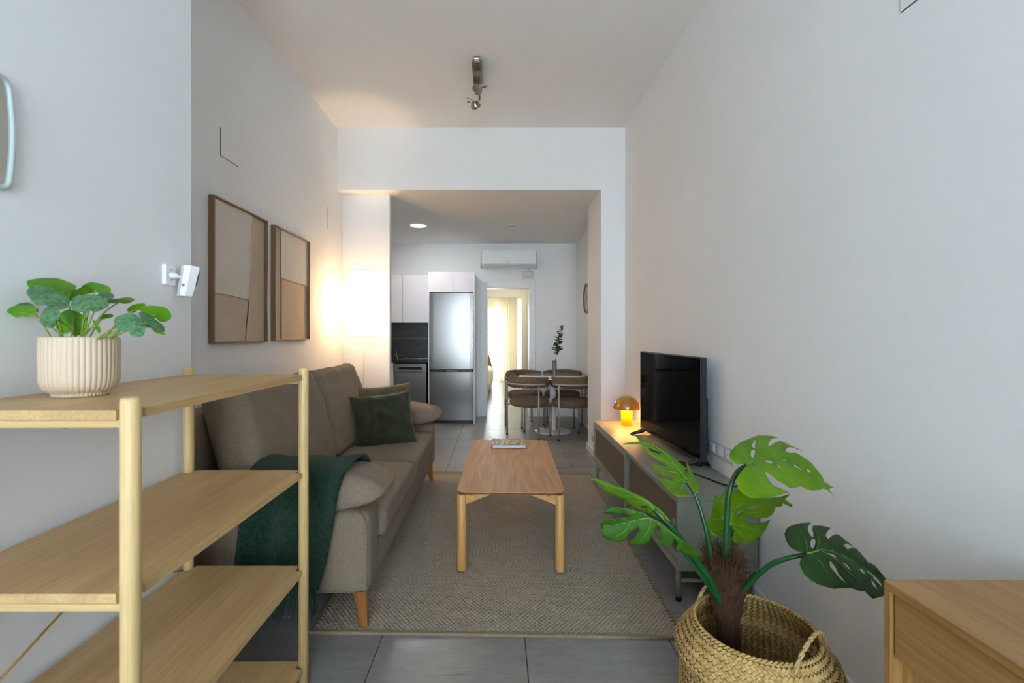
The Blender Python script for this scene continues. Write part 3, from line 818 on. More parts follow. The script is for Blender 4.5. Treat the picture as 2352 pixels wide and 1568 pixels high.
# ------------------------------------------------------------------ sofa
XB, XF_ = -1.56, -0.55
Y0, Y1 = 1.955, 4.03
AW = 0.178
sf = thing('sofa', 'taupe two-seat fabric sofa with tapered oak legs along the left wall', 'sofa', (-1.05, 3.0, 0))
def slab(name, a, b, r, mat=MT['sofa'], n=8, fn=None, parent=sf):
    sz = [b[i]-a[i] for i in range(3)]; c = Vector([(a[i]+b[i])/2 for i in range(3)])
    return rbox(name, sz, r, mat, parent, Matrix.Translation(c), n, fn)
slab('base', (-1.50, Y0+AW-0.02, 0.155), (-0.560, Y1-AW+0.02, 0.325), 0.022)
slab('back_frame', (XB, Y0+0.03, 0.155), (-1.335, Y1-0.03, 0.90), 0.045)
def arm_fn(p, q):
    return Vector((p.x, p.y, p.z))
for nm, ya, yb in (('near', Y0, Y0+AW), ('far', Y1-AW, Y1)):
    slab('arm', (-1.50, ya, 0.158), (XF_, yb, 0.520), 0.050 if nm == 'far' else 0.042)
# piping seams on the near arm
tube('seam', [(XF_+0.001-0.012, Y0+0.003, 0.165), (XF_-0.010, Y0+0.003, 0.33), (XF_-0.012, Y0+0.003, 0.47), (XF_-0.05, Y0+0.006, 0.517)], 0.0022, MT['sofa'], sf, 6, path=5)
def seat_fn(p, q):
    crown = 0.018*(1-q.x*q.x)*(1-q.y*q.y) if p.z > 0 else 0
    nz = noise.noise(Vector((p.x*5, p.y*5, 3)))*0.004
    return Vector((p.x, p.y, p.z + crown + (nz if p.z > 0 else 0)))
ym = 2.94
for ya, yb in ((Y0+AW+0.004, ym-0.003), (ym+0.003, Y1-AW-0.004)):
    slab('seat_cushion', (-1.33, ya, 0.320), (-0.528, yb, 0.472), 0.038, n=12, fn=seat_fn)
# back cushions: plump, leaning
def back_cushion(ya, yb, sd, dz=0.0):
    L = yb-ya
    def fn(p, q):
        z = p.z
        bul = (1-q.y*q.y)*(1-q.z*q.z)
        x = p.x + math.copysign(0.022*bul, p.x) 
        nz = noise.noise(Vector((p.y*3+sd, p.z*4, p.x*4)))*0.013 + noise.noise(Vector((p.y*9+sd, p.z*12, 1.3)))*0.008
        # creases falling from the top seam
        if q.z > 0.3:
            nz += 0.017*math.sin(p.y*52+sd*3+3*noise.noise(Vector((p.y*5, p.z*5, sd))))*(q.z-0.3)*max(0, 0.45+noise.noise(Vector((p.y*2.3+sd, 0, 7))))
        sag = -0.022*(1-q.y*q.y)*max(0, q.z)*0.4
        return Vector((x + nz*(1 if p.x > 0 else 0.3), p.y - math.copysign(0.01*(1-q.z*q.z), -p.y), z + sag + nz*0.5))
    m = XF(Vector((-1.190, (ya+yb)/2, 0.738 + dz)), 0, math.radians(-17), 0)
    return rbox('back_cushion', (0.215, L, 0.60), 0.068, MT['sofa'], sf, m, 32, fn)
bc1 = back_cushion(2.075, 2.955, 1.0); bc2 = back_cushion(2.955, 3.775, 4.0)
# legs
for x, y, dx, dy in ((-0.60, Y0+0.055, 0.02, -0.01), (-0.60, Y1-0.055, 0.02, 0.01), (-1.44, Y0+0.07, -0.02, -0.01), (-1.44, Y1-0.07, -0.02, 0.01)):
    v = []; 
    for z, w_, t in ((0.165, 0.034, 0), (0.12, 0.026, 0.35), (0.0135 if x > -1 else 0.0, 0.0165, 1)):
        cx, cy = x+dx*t, y+dy*t
        for k in range(12):
            a = 2*PI*k/12 + PI/12
            cs, sn = math.cos(a), math.sin(a)
            q = (abs(cs)**4 + abs(sn)**4)**-0.25
            v.append((cx+w_*q*cs, cy+w_*0.85*q*sn, z))
    f = [(k*12+i, (k+1)*12+i, (k+1)*12+(i+1) % 12, k*12+(i+1) % 12) for k in range(2) for i in range(12)] + [tuple(range(24, 36))]
    mk('leg', v, f, MT['leg'], sf)
# arm pads (soft bolsters lying on the arms)
def arm_pad(yc, sd):
    def fn(p, q):
        k = abs(q.x)**4                       # ends squeeze down to a seam
        z = p.z*(1 - 0.72*k) + (0.012*(1-q.y*q.y)*(1-k) if p.z > 0 else 0)
        nz = noise.noise(Vector((p.x*6+sd, p.y*7, p.z*6)))*0.008 + 0.005*math.sin(p.y*60+sd)*k
        return Vector((p.x*(1+0.02*(1-q.y*q.y)), p.y*(1-0.10*k), z + nz))
    return rbox('arm_cushion', (0.83, 0.31, 0.165), 0.055, MT['sofa'], sf, Matrix.Translation(Vector((-0.905, yc, 0.597))), 16, fn)
arm_pad(Y0+0.115, 2.0); arm_pad(Y1-0.115, 8.0)

# scatter cushions
p1 = pillow('scatter_cushion', 0.45, 0.41, 0.15, MT['velvet'], None, XF(Vector((-0.838, 3.38, 0.640)), math.radians(70), 0, math.radians(24)) @ Matrix.Rotation(math.radians(4), 4, 'Z'), 28, seed=5, pinch=0.16, wr=0.008)
tag(p1, 'dark olive green velvet cushion standing on the sofa seat', 'cushion', 'scatter cushions on the sofa')
p2 = pillow('scatter_cushion', 0.43, 0.43, 0.13, MT['velvet2'], None, XF(Vector((-0.89, 3.62, 0.665)), math.radians(74), 0, math.radians(16)) @ Matrix.Rotation(math.radians(4), 4, 'Z'), 24, seed=11, pinch=0.16)
tag(p2, 'khaki velvet cushion mostly hidden behind the dark green cushion', 'cushion', 'scatter cushions on the sofa')

# green throw over the near arm
def throw_blanket():
    yc = Y0+0.115; zt = 0.696
    prof = [(yc+0.172, 0.545), (yc+0.17, 0.60), (yc+0.135, 0.658), (yc+0.07, 0.692), (yc, 0.700), (yc-0.07, 0.698), (yc-0.132, 0.674), (yc-0.168, 0.622), (yc-0.172, 0.56), (yc-0.155, 0.50), (yc-0.150, 0.42), (yc-0.155, 0.34), (yc-0.165, 0.27), (yc-0.175, 0.222)]
    path = smooth_path([(0, y, z) for y, z in prof], 5)
    nx = 44; v = []; f = []; m = len(path)
    for j, p in enumerate(path):
        t = j/(m-1)
        xl = -1.075 + 0.03*math.sin(t*4) ; xr = -0.615 - 0.02*t - 0.10*max(0, t-0.35)/0.65
        for i in range(nx+1):
            s = i/nx
            x = xl + (xr-xl)*s
            lift = 0.017 + 0.009*math.sin(s*13+1.0)*min(1, t*1.6) + 0.008*noise.noise(Vector((x*7, p.y*6, p.z*6)))
            tang = (path[min(j+1, m-1)] - path[max(j-1, 0)]).normalized()
            nr = Vector((0, -tang.z, tang.y)); nr = nr if nr.y*(p.y-yc) + nr.z*(p.z-0.58) > 0 else -nr
            zz = p.z - (0.03*noise.noise(Vector((x*3, 0, 2))) if j == m-1 else 0)
            v.append(Vector((x, p.y, zz)) + nr*lift)
    for j in range(m-1):
        for i in range(nx):
            a = j*(nx+1)+i; f.append((a, a+1, a+nx+2, a+nx+1))
    r = thing('throw_blanket', 'dark green mohair throw with fringe draped over the near sofa arm', 'blanket', (-0.85, Y0-0.04, 0.2))
    o = mk('cloth', v, f, MT['throw'], r, True)
    so = o.modifiers.new('thickness', 'SOLIDIFY'); so.thickness = 0.009; so.offset = 1.0
    sv, sfc = [], []
    last = v[-(nx+1):]
    for k in range(130):
        s = random.random()*nx; i = min(int(s), nx-1); q = last[i].lerp(last[i+1], s-i)
        L = random.uniform(0.07, 0.12)
        dx, dy = random.uniform(-.012, .012), random.uniform(-.012, .004)
        tube_geo([q+Vector((0, -0.003, 0.012)), q+Vector((dx*0.4, dy-0.003, -L*0.5)), q+Vector((dx, dy, -L))], [0.0024, 0.0022, 0.0012], 4, True, sv, sfc)
    tag(mk('fringe', sv, sfc, MT['throw'], r), kind='stuff')
throw_blanket()

# ------------------------------------------------------------------ rug
rr = thing('rug', 'taupe flat-woven rug under the coffee table', 'rug', (0.015, 3.085, 0), math.radians(-1.3))
RW, RL = 1.575, 2.28
box('backing', (-RW/2, -RL/2, 0.0005), (RW/2, RL/2, 0.0050), MT['rugback'], rr, local=True)
v = []; f = []
kw, kh = 0.0215, 0.0128
for j in range(int(RL/kh)):
    for i in range(int(RW/kw)+1):
        cx = -RW/2 + kw*(i + 0.5*(j % 2)); cy = -RL/2 + kh*(j+0.5)
        if cx + kw*0.5 > RW/2+0.004 or cx - kw*0.5 < -RW/2-0.004: continue
        hz = 0.0108 + random.uniform(-.0009, .0009); b = len(v); a_, c_ = kw*0.49, kh*0.52
        v += [(cx-a_, cy-c_*0.6, 0.0052), (cx, cy-c_, 0.0054), (cx+a_, cy-c_*0.6, 0.0052), (cx+a_, cy+c_*0.6, 0.0052), (cx, cy+c_, 0.0054), (cx-a_, cy+c_*0.6, 0.0052),
              (cx-a_*0.45, cy, hz), (cx+a_*0.45, cy, hz)]
        f += [(b, b+1, b+6), (b+1, b+7, b+6), (b+1, b+2, b+7), (b+2, b+3, b+7), (b+3, b+4, b+7), (b+4, b+6, b+7), (b+4, b+5, b+6), (b+5, b, b+6)]
tag(mk('woven_field', v, f, MT['rug'], rr, True, local=True), kind='stuff')
for nm, a, b in (('binding', (-RW/2-0.008, -RL/2-0.010, 0.0004), (RW/2+0.008, -RL/2+0.006, 0.0135)), ('binding', (-RW/2-0.008, RL/2-0.055, 0.0004), (RW/2+0.008, RL/2+0.010, 0.0125)),
                 ('binding', (-RW/2-0.009, -RL/2, 0.0004), (-RW/2+0.005, RL/2, 0.0125)), ('binding', (RW/2-0.005, -RL/2, 0.0004), (RW/2+0.009, RL/2, 0.0125))):
    box(nm, a, b, MT['rugedge'], rr, 0.003, 2, local=True)

# ------------------------------------------------------------------ coffee table
ct = thing('coffee_table', 'rectangular oak coffee table with round legs on the rug', 'table', (0.078, 3.035, 0.0125), math.radians(-1.3))
CL, CW, CZ = 1.215, 0.575, 0.4275
def rrect(w2, l2, r, n=7):
    out = []
    for sx, sy, a0 in ((1, 1, 0), (-1, 1, 90), (-1, -1, 180), (1, -1, 270)):
        for k in range(n):
            a = math.radians(a0+90*k/(n-1)); out.append((sx*(w2-r)+r*math.cos(a), sy*(l2-r)+r*math.sin(a)))
    return out
lay = [(0.030, -0.020, 0.03), (0.006, -0.006, 0.045), (0.0, -0.003, 0.05), (0.0, -0.001, 0.05), (0.002, 0.0, 0.05)]
v = []; n = 28
for ins, z, r in lay: v += [(x, y, CZ+z) for x, y in rrect(CW/2-ins, CL/2-ins, r)]
f = [tuple(reversed(range(n))), tuple((len(lay)-1)*n+i for i in range(n))] + [(k*n+i, k*n+(i+1) % n, (k+1)*n+(i+1) % n, (k+1)*n+i) for k in range(len(lay)-1) for i in range(n)]
mk('tabletop', v, f, MT['tbl_y'], ct, local=True)
for sx in (-1, 1):
    for sy in (-1, 1):
        x, y = sx*(CW/2-0.026), sy*(CL/2-0.03)
        tube('leg', [(x, y, 0.004), (x, y, 0.01), (x, y, CZ-0.024), (x, y, CZ-0.018)], [0.0235, 0.0252, 0.0252, 0.022], MT['tbl_z'], ct, 28, local=True)
        lathe('foot_pad', [(0.0, 0.0), (0.02, 0.0), (0.02, 0.005)], (x, y, 0), MT['rubber'], ct, 16, local=True)
        # tapered bracket under the top
        xa, xb = sx*(CW/2-0.05), sx*(CW/2-0.175); yy = y
        v = [(xa, yy-0.011, CZ-0.07), (xa, yy-0.011, CZ-0.019), (xb, yy-0.011, CZ-0.019), (xb, yy-0.011, CZ-0.022),
             (xa, yy+0.011, CZ-0.07), (xa, yy+0.011, CZ-0.019), (xb, yy+0.011, CZ-0.019), (xb, yy+0.011, CZ-0.022)]
        f = [(0,1,2,3), (7,6,5,4), (0,4,5,1), (2,6,7,3), (0,3,7,4), (1,5,6,2)]
        mk('bracket', v, f, MT['tbl_x'], ct, local=True)
        tube('dowel', [(sx*(CW/2-0.085), yy-sy*0.0, CZ-0.031), (sx*(CW/2-0.085), yy+sy*0.026, CZ-0.031)], 0.011, MT['tbl_z'], ct, 14, local=True)
box('long_rail', (-CW/2+0.05, -CL/2+0.09, CZ-0.052), (-CW/2+0.07, CL/2-0.09, CZ-0.021), MT['tbl_x'], ct, 0.002, 1, local=True)
box('long_rail', (CW/2-0.07, -CL/2+0.09, CZ-0.052), (CW/2-0.05, CL/2-0.09, CZ-0.021), MT['tbl_x'], ct, 0.002, 1, local=True)
# book
bk = thing('book', 'hardback book with dark line drawing cover lying on the coffee table', 'book', (0.078, 3.47, 0.44), math.radians(-1.0))
box('back_cover', (-0.125, -0.105, 0.0004), (0.125, 0.105, 0.0034), MT['black'], bk, local=True)
box('pages', (-0.119, -0.102, 0.0034), (0.121, 0.102, 0.0225), MT['paper'], bk, 0.001, 1, local=True)
box('front_cover', (-0.125, -0.105, 0.0225), (0.125, 0.105, 0.0252), MT['cover'], bk, local=True)
box('spine', (-0.128, -0.105, 0.0004), (-0.125, 0.105, 0.0252), MT['black'], bk, local=True)

# ------------------------------------------------------------------ sideboard
SX0, SX1, SY0, SY1, SZ0, SZ1 = 0.838, 1.214, 2.160, 4.075, 0.160, 0.511
sb = thing('sideboard', 'long low sage grey metal sideboard with reeded sliding doors', 'sideboard', ((SX0+SX1)/2, (SY0+SY1)/2, 0))
t = 0.020
box('top_panel', (SX0, SY0, SZ1-t), (SX1, SY1, SZ1), MT['sage'], sb, 0.002, 1)
box('bottom_panel', (SX0, SY0+0.002, SZ0), (SX1, SY1-0.002, SZ0+t), MT['sage'], sb, 0.002, 1)
for y in (SY0, SY1-0.016):
    box('side_panel', (SX0, y, SZ0+t), (SX1, y+0.016, SZ1-t-0.0012), MT['sage'], sb)
box('back_panel', (SX1-0.010, SY0+0.016, SZ0+t), (SX1, SY1-0.016, SZ1-t), MT['sage_in'], sb)
box('divider', (SX0+0.06, 3.105, SZ0+t), (SX1-0.010, 3.121, SZ1-t), MT['sage_in'], sb)
def sliding_door(y0, y1, x, hy):
    z0, z1, e = SZ0+t+0.002, SZ1-t-0.002, 0.042
    d = thing('door', None, None, (x, (y0+y1)/2, z0)); d.parent = sb; d.location = Vector((x, (y0+y1)/2, z0)) - sb.location
    box('door_stile', (x, y0, z0), (x+0.016, y0+e, z1), MT['sage'], d, 0.0015, 1); box('door_stile', (x, y1-e, z0), (x+0.016, y1, z1), MT['sage'], d, 0.0015, 1)
    box('door_rail', (x, y0+e, z0), (x+0.016, y1-e, z0+e*0.8), MT['sage'], d, 0.0015, 1); box('door_rail', (x, y0+e, z1-e*0.8), (x+0.016, y1-e, z1), MT['sage'], d, 0.0015, 1)
    # reeded infill: half-round flutes
    p = 0.0105; n = int((y1-y0-2*e)/p); p = (y1-y0-2*e)/n; v = []; f = []
    za, zb = z0+e*0.8, z1-e*0.8
    for k in range(n):
        for q in range(5):
            a = PI*q/4
            yy = y0+e+p*(k+0.5-0.5*math.cos(a)); xx = x+0.011-0.004*math.sin(a)
            v += [(xx, yy, za), (xx, yy, zb)]
    for k in range(len(v)//2-1): f.append((2*k, 2*k+1, 2*k+3, 2*k+2))
    tag(mk('reeded_panel', v, f, MT['reed'], d, True), kind='stuff')
    tube('handle', [(x+0.002, hy, 0.365), (x-0.022, hy, 0.365)], 0.004, MT['sage'], d, 8)
    tube('handle_bar', [(x-0.022, hy, 0.34), (x-0.022, hy, 0.39)], 0.005, MT['sage'], d, 10)
sliding_door(3.045, SY1-0.018, SX0+0.002, SY1-0.045)
sliding_door(SY0+0.018, 3.10, SX0+0.022, SY0+0.045)
for y in (SY0+0.045, 3.118, SY1-0.06):
    for x in (SX0+0.022, SX1-0.022):
        tube('leg', [(x, y, 0.014), (x, y, SZ0+0.003)], 0.0125, MT['sage'], sb, 16)
        lathe('foot_cap', [(0.0, 0.0), (0.0132, 0.0), (0.0132, 0.018)], (x, y, 0), MT['rubber'], sb, 16)
    tube('stretcher', [(SX0+0.022, y, 0.095), (SX1-0.022, y, 0.095)], 0.009, MT['sage'], sb, 12)

# ------------------------------------------------------------------ television
tv = thing('television', 'black flat television standing on the sideboard', 'television', (1.13, 3.08, SZ1))
A, B = Vector((1.140, 2.595, 0)), Vector((1.098, 3.565, 0))         # near and far ends of the screen face
dr = (B-A).normalized(); nb = Vector((dr.y, -dr.x, 0))              # nb points towards the wall
TZ0, TZ1 = 0.549, 1.141
def tvq(s, dpt, z): return A + dr*s + nb*dpt + Vector((0, 0, z))
LT = (B-A).length
def tvbox(name, s0, s1, d0, d1, z0, z1, mat, bev=0.002):
    m = Matrix(((dr.x, nb.x, 0, A.x), (dr.y, nb.y, 0, A.y), (0, 0, 1, 0), (0, 0, 0, 1)))
    return box(name, (s0, d0, z0), (s1, d1, z1), mat, tv, bev, 1, xf=m)
tvbox('casing', 0, LT, 0.001, 0.032, TZ0, TZ1, MT['tvback'], 0.003)
tvbox('rear_housing', 0.05, LT-0.05, 0.032, 0.070, TZ0+0.02, TZ0+0.36, MT['tvback'], 0.012)
e = 0.006
tvbox('bezel_bottom', 0, LT, -0.003, 0.001, TZ0, TZ0+0.014, MT['black'], 0.0)
tvbox('bezel_top', 0, LT, -0.003, 0.001, TZ1-e, TZ1, MT['black'], 0.0)
for s in (0, LT-e): tvbox('bezel_side', s, s+e, -0.003, 0.001, TZ0+0.014, TZ1-e, MT['black'], 0.0)
mk('screen', [tvq(e, -0.001, TZ0+0.014), tvq(LT-e, -0.001, TZ0+0.014), tvq(LT-e, -0.001, TZ1-e), tvq(e, -0.001, TZ1-e)], [(0,1,2,3)], MT['screen'], tv)
for s in (0.055, LT-0.055):
    c = tvq(s, 0.018, 0)
    for sg, ln in ((-1, 0.115), (1, 0.082)):
        if c.x + 0.018 + ln*sg > 1.22: ln = 1.212 - c.x
        tip = c + nb*(sg*ln); tip.z = SZ1+0.005
        tp = c.copy(); tp.z = TZ0+0.01
        md = c + nb*(sg*0.03); md.z = TZ0-0.012
        tube('stand_foot', [tp, md, tip.lerp(md, 0.12), tip], [0.019, 0.016, 0.009, 0.007], MT['black'], tv, 8, path=3)
# cable, remote, sockets
cb = tube('power_cable', [(1.217, 2.28, 0.575), (1.195, 2.27, 0.54), (1.15, 2.29, 0.518), (1.08, 2.46, 0.5155), (1.02, 2.66, 0.5155), (1.06, 2.74, 0.5155), (1.16, 2.66, 0.5155), (1.19, 2.72, 0.5165), (1.205, 2.80, 0.56), (1.196, 2.86, 0.62)], 0.0042, MT['rubber'], None, 8, path=8)
tag(cb, 'black power cable lying on the sideboard behind the television foot', 'cable')
rc = thing('remote_control', 'black remote control lying on the sideboard in front of the television', 'remote', (1.02, 2.95, SZ1), math.radians(4))
box('body', (-0.022, -0.10, 0.0003), (0.022, 0.10, 0.017), MT['black'], rc, 0.005, 2, local=True)
for k in range(5):
    for x in (-0.011, 0.0, 0.011):
        lathe('button', [(0.0036, 0.0165), (0.0032, 0.0185), (0.0, 0.0187)], (x, -0.055+0.028*k, 0), MT['rust'] if (k == 0 and x == 0) or (k == 4 and x < 0) else MT['gray_ink'], rc, 8, local=True)
def sockets(label, y0, y1, z0, z1, n):
    r = thing('socket_plate', label, 'socket', (XR, (y0+y1)/2, z0), 0, 'white wall socket plates')
    box('plate', (XR-0.010, y0, z0), (XR-0.0005, y1, z1), MT['plate'], r, 0.003, 2)
    wd = (y1-y0)/n
    for k in range(n):
        a = y0+wd*k+wd*0.13
        b_ = box('insert', (XR-0.0125, a, z0+0.012), (XR-0.0105, a+wd*0.74, z1-0.012), MT['whitep'], r, 0.001, 1)
        if k == 0 or n == 1:
            for q in (0.36, 0.64):
                tube('socket_hole', [(XR-0.0132, a+wd*0.74*q, (z0+z1)/2), (XR-0.012, a+wd*0.74*q, (z0+z1)/2)], 0.0032, MT['rubber'], b_, 8)
        elif k == n-1:
            box('switch_rocker', (XR-0.0165, a+wd*0.18, z0+0.02), (XR-0.0125, a+wd*0.56, z1-0.02), MT['whitep'], b_, 0.002, 1)
sockets('white triple socket plate on the right wall beside the television', 2.40, 2.68, 0.588, 0.668, 3)
sockets('white single socket plate low behind the big monstera leaf', 2.235, 2.32, 0.540, 0.610, 1)

# ------------------------------------------------------------------ mushroom lamp
mc = Vector((1.072, 3.86, SZ1))
ml = thing('mushroom_lamp', 'small mustard yellow mushroom lamp glowing on the sideboard', 'lamp', mc)
lathe('base', [(0.001, 0.0004), (0.046, 0.0004), (0.046, 0.12), (0.044, 0.135), (0.042, 0.135), (0.043, 0.12), (0.043, 0.004)], mc, MT['amber'], ml, 40)
dome = [(0.108*math.cos(a), 0.142 + 0.108*math.sin(a)) for a in [math.radians(90*k/14) for k in range(15)]]
dome[-1] = (0.0005, dome[-1][1])
inner = [(max(0.0004, r-0.003), z-0.002 if z > 0.16 else z) for r, z in reversed(dome)]
lathe('dome_shade', inner + [(0.108, 0.139)] + dome, mc, MT['mustard'], ml, 48)
lathe('bulb', [(0.0005, 0.185), (0.012, 0.182), (0.018, 0.165), (0.012, 0.148), (0.010, 0.136)], mc, MT['bulb'], ml, 16)
for a in (0.5, 2.6, 4.7):
    box('dome_strut', (mc.x+0.040*math.cos(a)-0.002, mc.y+0.040*math.sin(a)-0.002, mc.z+0.13), (mc.x+0.040*math.cos(a)+0.002, mc.y+0.040*math.sin(a)+0.002, mc.z+0.232), MT['mustard'], ml)
for k in range(3):
    a = k*2*PI/3+0.3
    point('bulb_light', mc + Vector((0.070*math.cos(a), 0.070*math.sin(a), 0.165)), 1.5, (1.0, 0.62, 0.18), 0.012, ml)
point('bulb_light', mc + Vector((0, 0, 0.10)), 0.9, (1.0, 0.74, 0.30), 0.02, ml)
tag(tube('lamp_cord', [mc+Vector((0.045, 0.0, 0.02)), mc+Vector((0.06, 0.01, 0.03)), mc+Vector((0.09, 0.02, 0.032)), mc+Vector((0.118, 0.03, 0.02)), mc+Vector((0.132, 0.05, 0.005)), mc+Vector((0.138, 0.16, 0.004))], 0.0028, MT['whitep'], None, 8, path=6), 'thin white cord running from the mushroom lamp to the wall', 'cable')

# ------------------------------------------------------------------ basket
bc = Vector((0.745, 1.345, 0))
bs = thing('seagrass_basket', 'woven seagrass belly basket holding the monstera plant', 'basket', bc)
prof = [(0.150, 0.004), (0.172, 0.012), (0.190, 0.07), (0.201, 0.15), (0.203, 0.22), (0.201, 0.27), (0.199, 0.305), (0.208, 0.325), (0.2145, 0.342), (0.210, 0.357), (0.200, 0.372), (0.186, 0.392), (0.172, 0.410), (0.163, 0.424)]
def prof_at(t):
    L = [0]
    for a, b in zip(prof, prof[1:]): L.append(L[-1]+math.hypot(b[0]-a[0], b[1]-a[1]))
    d = t*L[-1]
    for i in range(len(prof)-1):
        if d <= L[i+1] or i == len(prof)-2:
            q = (d-L[i])/(L[i+1]-L[i]); a, b = prof[i], prof[i+1]
            tr, tz = b[0]-a[0], b[1]-a[1]; l = math.hypot(tr, tz)
            return a[0]+tr*q, a[1]+tz*q, tr/l, tz/l, L[-1]
inn = [(r-0.006, z) for r, z in prof if z > 0.03]
lathe('lining', [(r-0.002, z) for r, z in prof] + list(reversed(inn)) + [(0.0, 0.03)], bc, MT['straw_in'], bs, 72)
# twill weave: every strand float is a small arched ribbon, outside and (coarser) inside
def weave(outer, na, nz, t0, t1):
    v = []; f = []
    for j in range(nz):
        for i in range(na):
            if (i + j) % 2: pass
            t = t0+(t1-t0)*(j+0.5)/nz
            r, z, tr, tz, L = prof_at(t)
            a0 = 2*PI*(i + 0.5*(j % 2))/na
            lean = 1 if (j % 2) else -1
            hl = (t1-t0)*L/nz*0.78; wl = 2*PI*r/na*0.62
            for k in range(3):
                for s in (-1, 1):
                    q = k-1
                    # ribbon runs diagonally: lean in angle while moving up
                    da = (q*0.62*wl*lean + s*0.42*wl)/r if True else 0
                    dz = q*hl*0.62 - s*lean*hl*0.30
                    lift = (0.0042 if k == 1 else 0.0006) + 0.0006*noise.noise(Vector((i*3.1, j*2.7, k)))
                    sg = 1 if outer else -1
                    rr = r + tr*dz + (tz*lift*sg) - (0 if outer else 0.008)
                    zz = z + tz*dz - tr*lift*sg
                    a = a0+da
                    v.append((bc.x+rr*math.cos(a), bc.y+rr*math.sin(a), bc.z+zz))
            b = len(v)-6
            f += [(b, b+1, b+3, b+2), (b+2, b+3, b+5, b+4)]
    o = mk('weave', v, f, MT['straw'], bs, True)
    tag(o, kind='stuff')
weave(True, 84, 46, 0.06, 0.985); weave(False, 70, 38, 0.12, 0.98)
v, f = [], []
for ph in (0, PI):
    tube_geo([(bc.x+(0.1625+0.0035*math.cos(a*40+ph))*math.cos(a), bc.y+(0.1625+0.0035*math.cos(a*40+ph))*math.sin(a), 0.424+0.0035*math.sin(a*40+ph)) for a in [2*PI*k/320 for k in range(321)]], 0.0032, 5, False, v, f)
mk('rim', v, f, MT['straw'], bs, True)
v, f = [], []
tube_geo([(bc.x+0.215*math.cos(a), bc.y+0.215*math.sin(a), 0.342) for a in [2*PI*k/90 for k in range(91)]], 0.0028, 5, False, v, f)
mk('fold_ridge', v, f, MT['straw'], bs, True)
def rope_handle(a0, a1, hgt, lean):
    pts = []
    pa = Vector((bc.x+0.174*math.cos(a0), bc.y+0.174*math.sin(a0), 0.405)); pb = Vector((bc.x+0.174*math.cos(a1), bc.y+0.174*math.sin(a1), 0.405))
    for k in range(41):
        t_ = k/40; q = pa.lerp(pb, t_); q.z += hgt*math.sin(PI*t_)**0.7; am = (a0+a1)/2
        q += Vector((math.cos(am), math.sin(am), 0))*lean*math.sin(PI*t_); pts.append(q)
    v, f = [], []
    for ph in (0, PI):
        pp = []
        for k, q in enumerate(pts):
            tg = (pts[min(k+1, 40)]-pts[max(k-1, 0)]).normalized(); n1 = tg.orthogonal().normalized(); n2 = tg.cross(n1)
            an = k*0.9+ph; pp.append(q + (n1*math.cos(an)+n2*math.sin(an))*0.0026)
        tube_geo(pp, 0.0036, 6, True, v, f)
    mk('rope_handle', v, f, MT['rope'], bs, True)
rope_handle(math.radians(-88), math.radians(-30), 0.085, 0.012)
rope_handle(math.radians(90), math.radians(128), 0.07, -0.01)

# ------------------------------------------------------------------ monstera
mo = thing('monstera_plant', 'artificial monstera plant with split leaves standing in the basket', 'plant', (0.705, 1.40, 0.03))
tr = [P(1672, 1500, 1.41), P(1672, 1440, 1.41), P(1670, 1380, 1.41), P(1664, 1320, 1.41), P(1656, 1290, 1.415)]
tr[0].z = 0.035
v, f = [], []
pts = smooth_path(tr, 6); rads = [0.027 + 0.020*min(1, i/(len(pts)-1)*1.4) + 0.003*math.sin(i*1.7) for i in range(len(pts))]
rads[-1] = 0.014; rads[-2] = 0.032; rads[-3] = 0.042
tube_geo(pts, rads, 16, True, v, f)
mk('trunk', v, f, MT['fibre'], mo, True)
v, f = [], []
for k in range(760):
    s = random.random()**0.7; i = int((0.12+0.88*s)*(len(pts)-1)); c = pts[i]; a = random.random()*2*PI
    rr_ = rads[i]
    p0 = c + Vector((math.cos(a)*rr_, math.sin(a)*rr_*0.9, 0))
    L = random.uniform(0.03, 0.085)*(0.8+0.5*s); out = random.uniform(0.0, 0.028)*(0.4+s)
    p1_ = p0 + Vector((math.cos(a)*out*0.4+random.uniform(-.006, .006), math.sin(a)*out*0.4, L*0.5))
    p2_ = p0 + Vector((math.cos(a)*out+random.uniform(-.02, .02)*s, math.sin(a)*out+random.uniform(-.02, .02)*s, L*random.uniform(0.6, 1.0)))
    tube_geo([p0, p1_, p2_], [0.0013, 0.0009, 0.0004], 3, False, v, f)
tag(mk('trunk_fibres', v, f, MT['hair'], mo), kind='stuff')
v, f = [], []
for k in range(60):
    c = pts[-1] + Vector((random.uniform(-.03, .03), random.uniform(-.02, .02), random.uniform(-.03, .0)))
    d1 = Vector((random.uniform(-1, 1), random.uniform(-1, .6), random.uniform(0.1, 1))).normalized()
    L = random.uniform(.04, .09); d2 = Vector((d1.x*0.6+random.uniform(-.5, .5), d1.y*0.6, d1.z*0.4+random.uniform(-.7, .5)))
    tube_geo(smooth_path([c, c+d1*L*0.5, c+d1*L*0.7+d2*L*0.4, c+d1*L*0.6+d2*L*0.8], 4), 0.00035, 3, False, v, f)
tag(mk('loose_hair', v, f, MT['hair'], mo), kind='stuff')
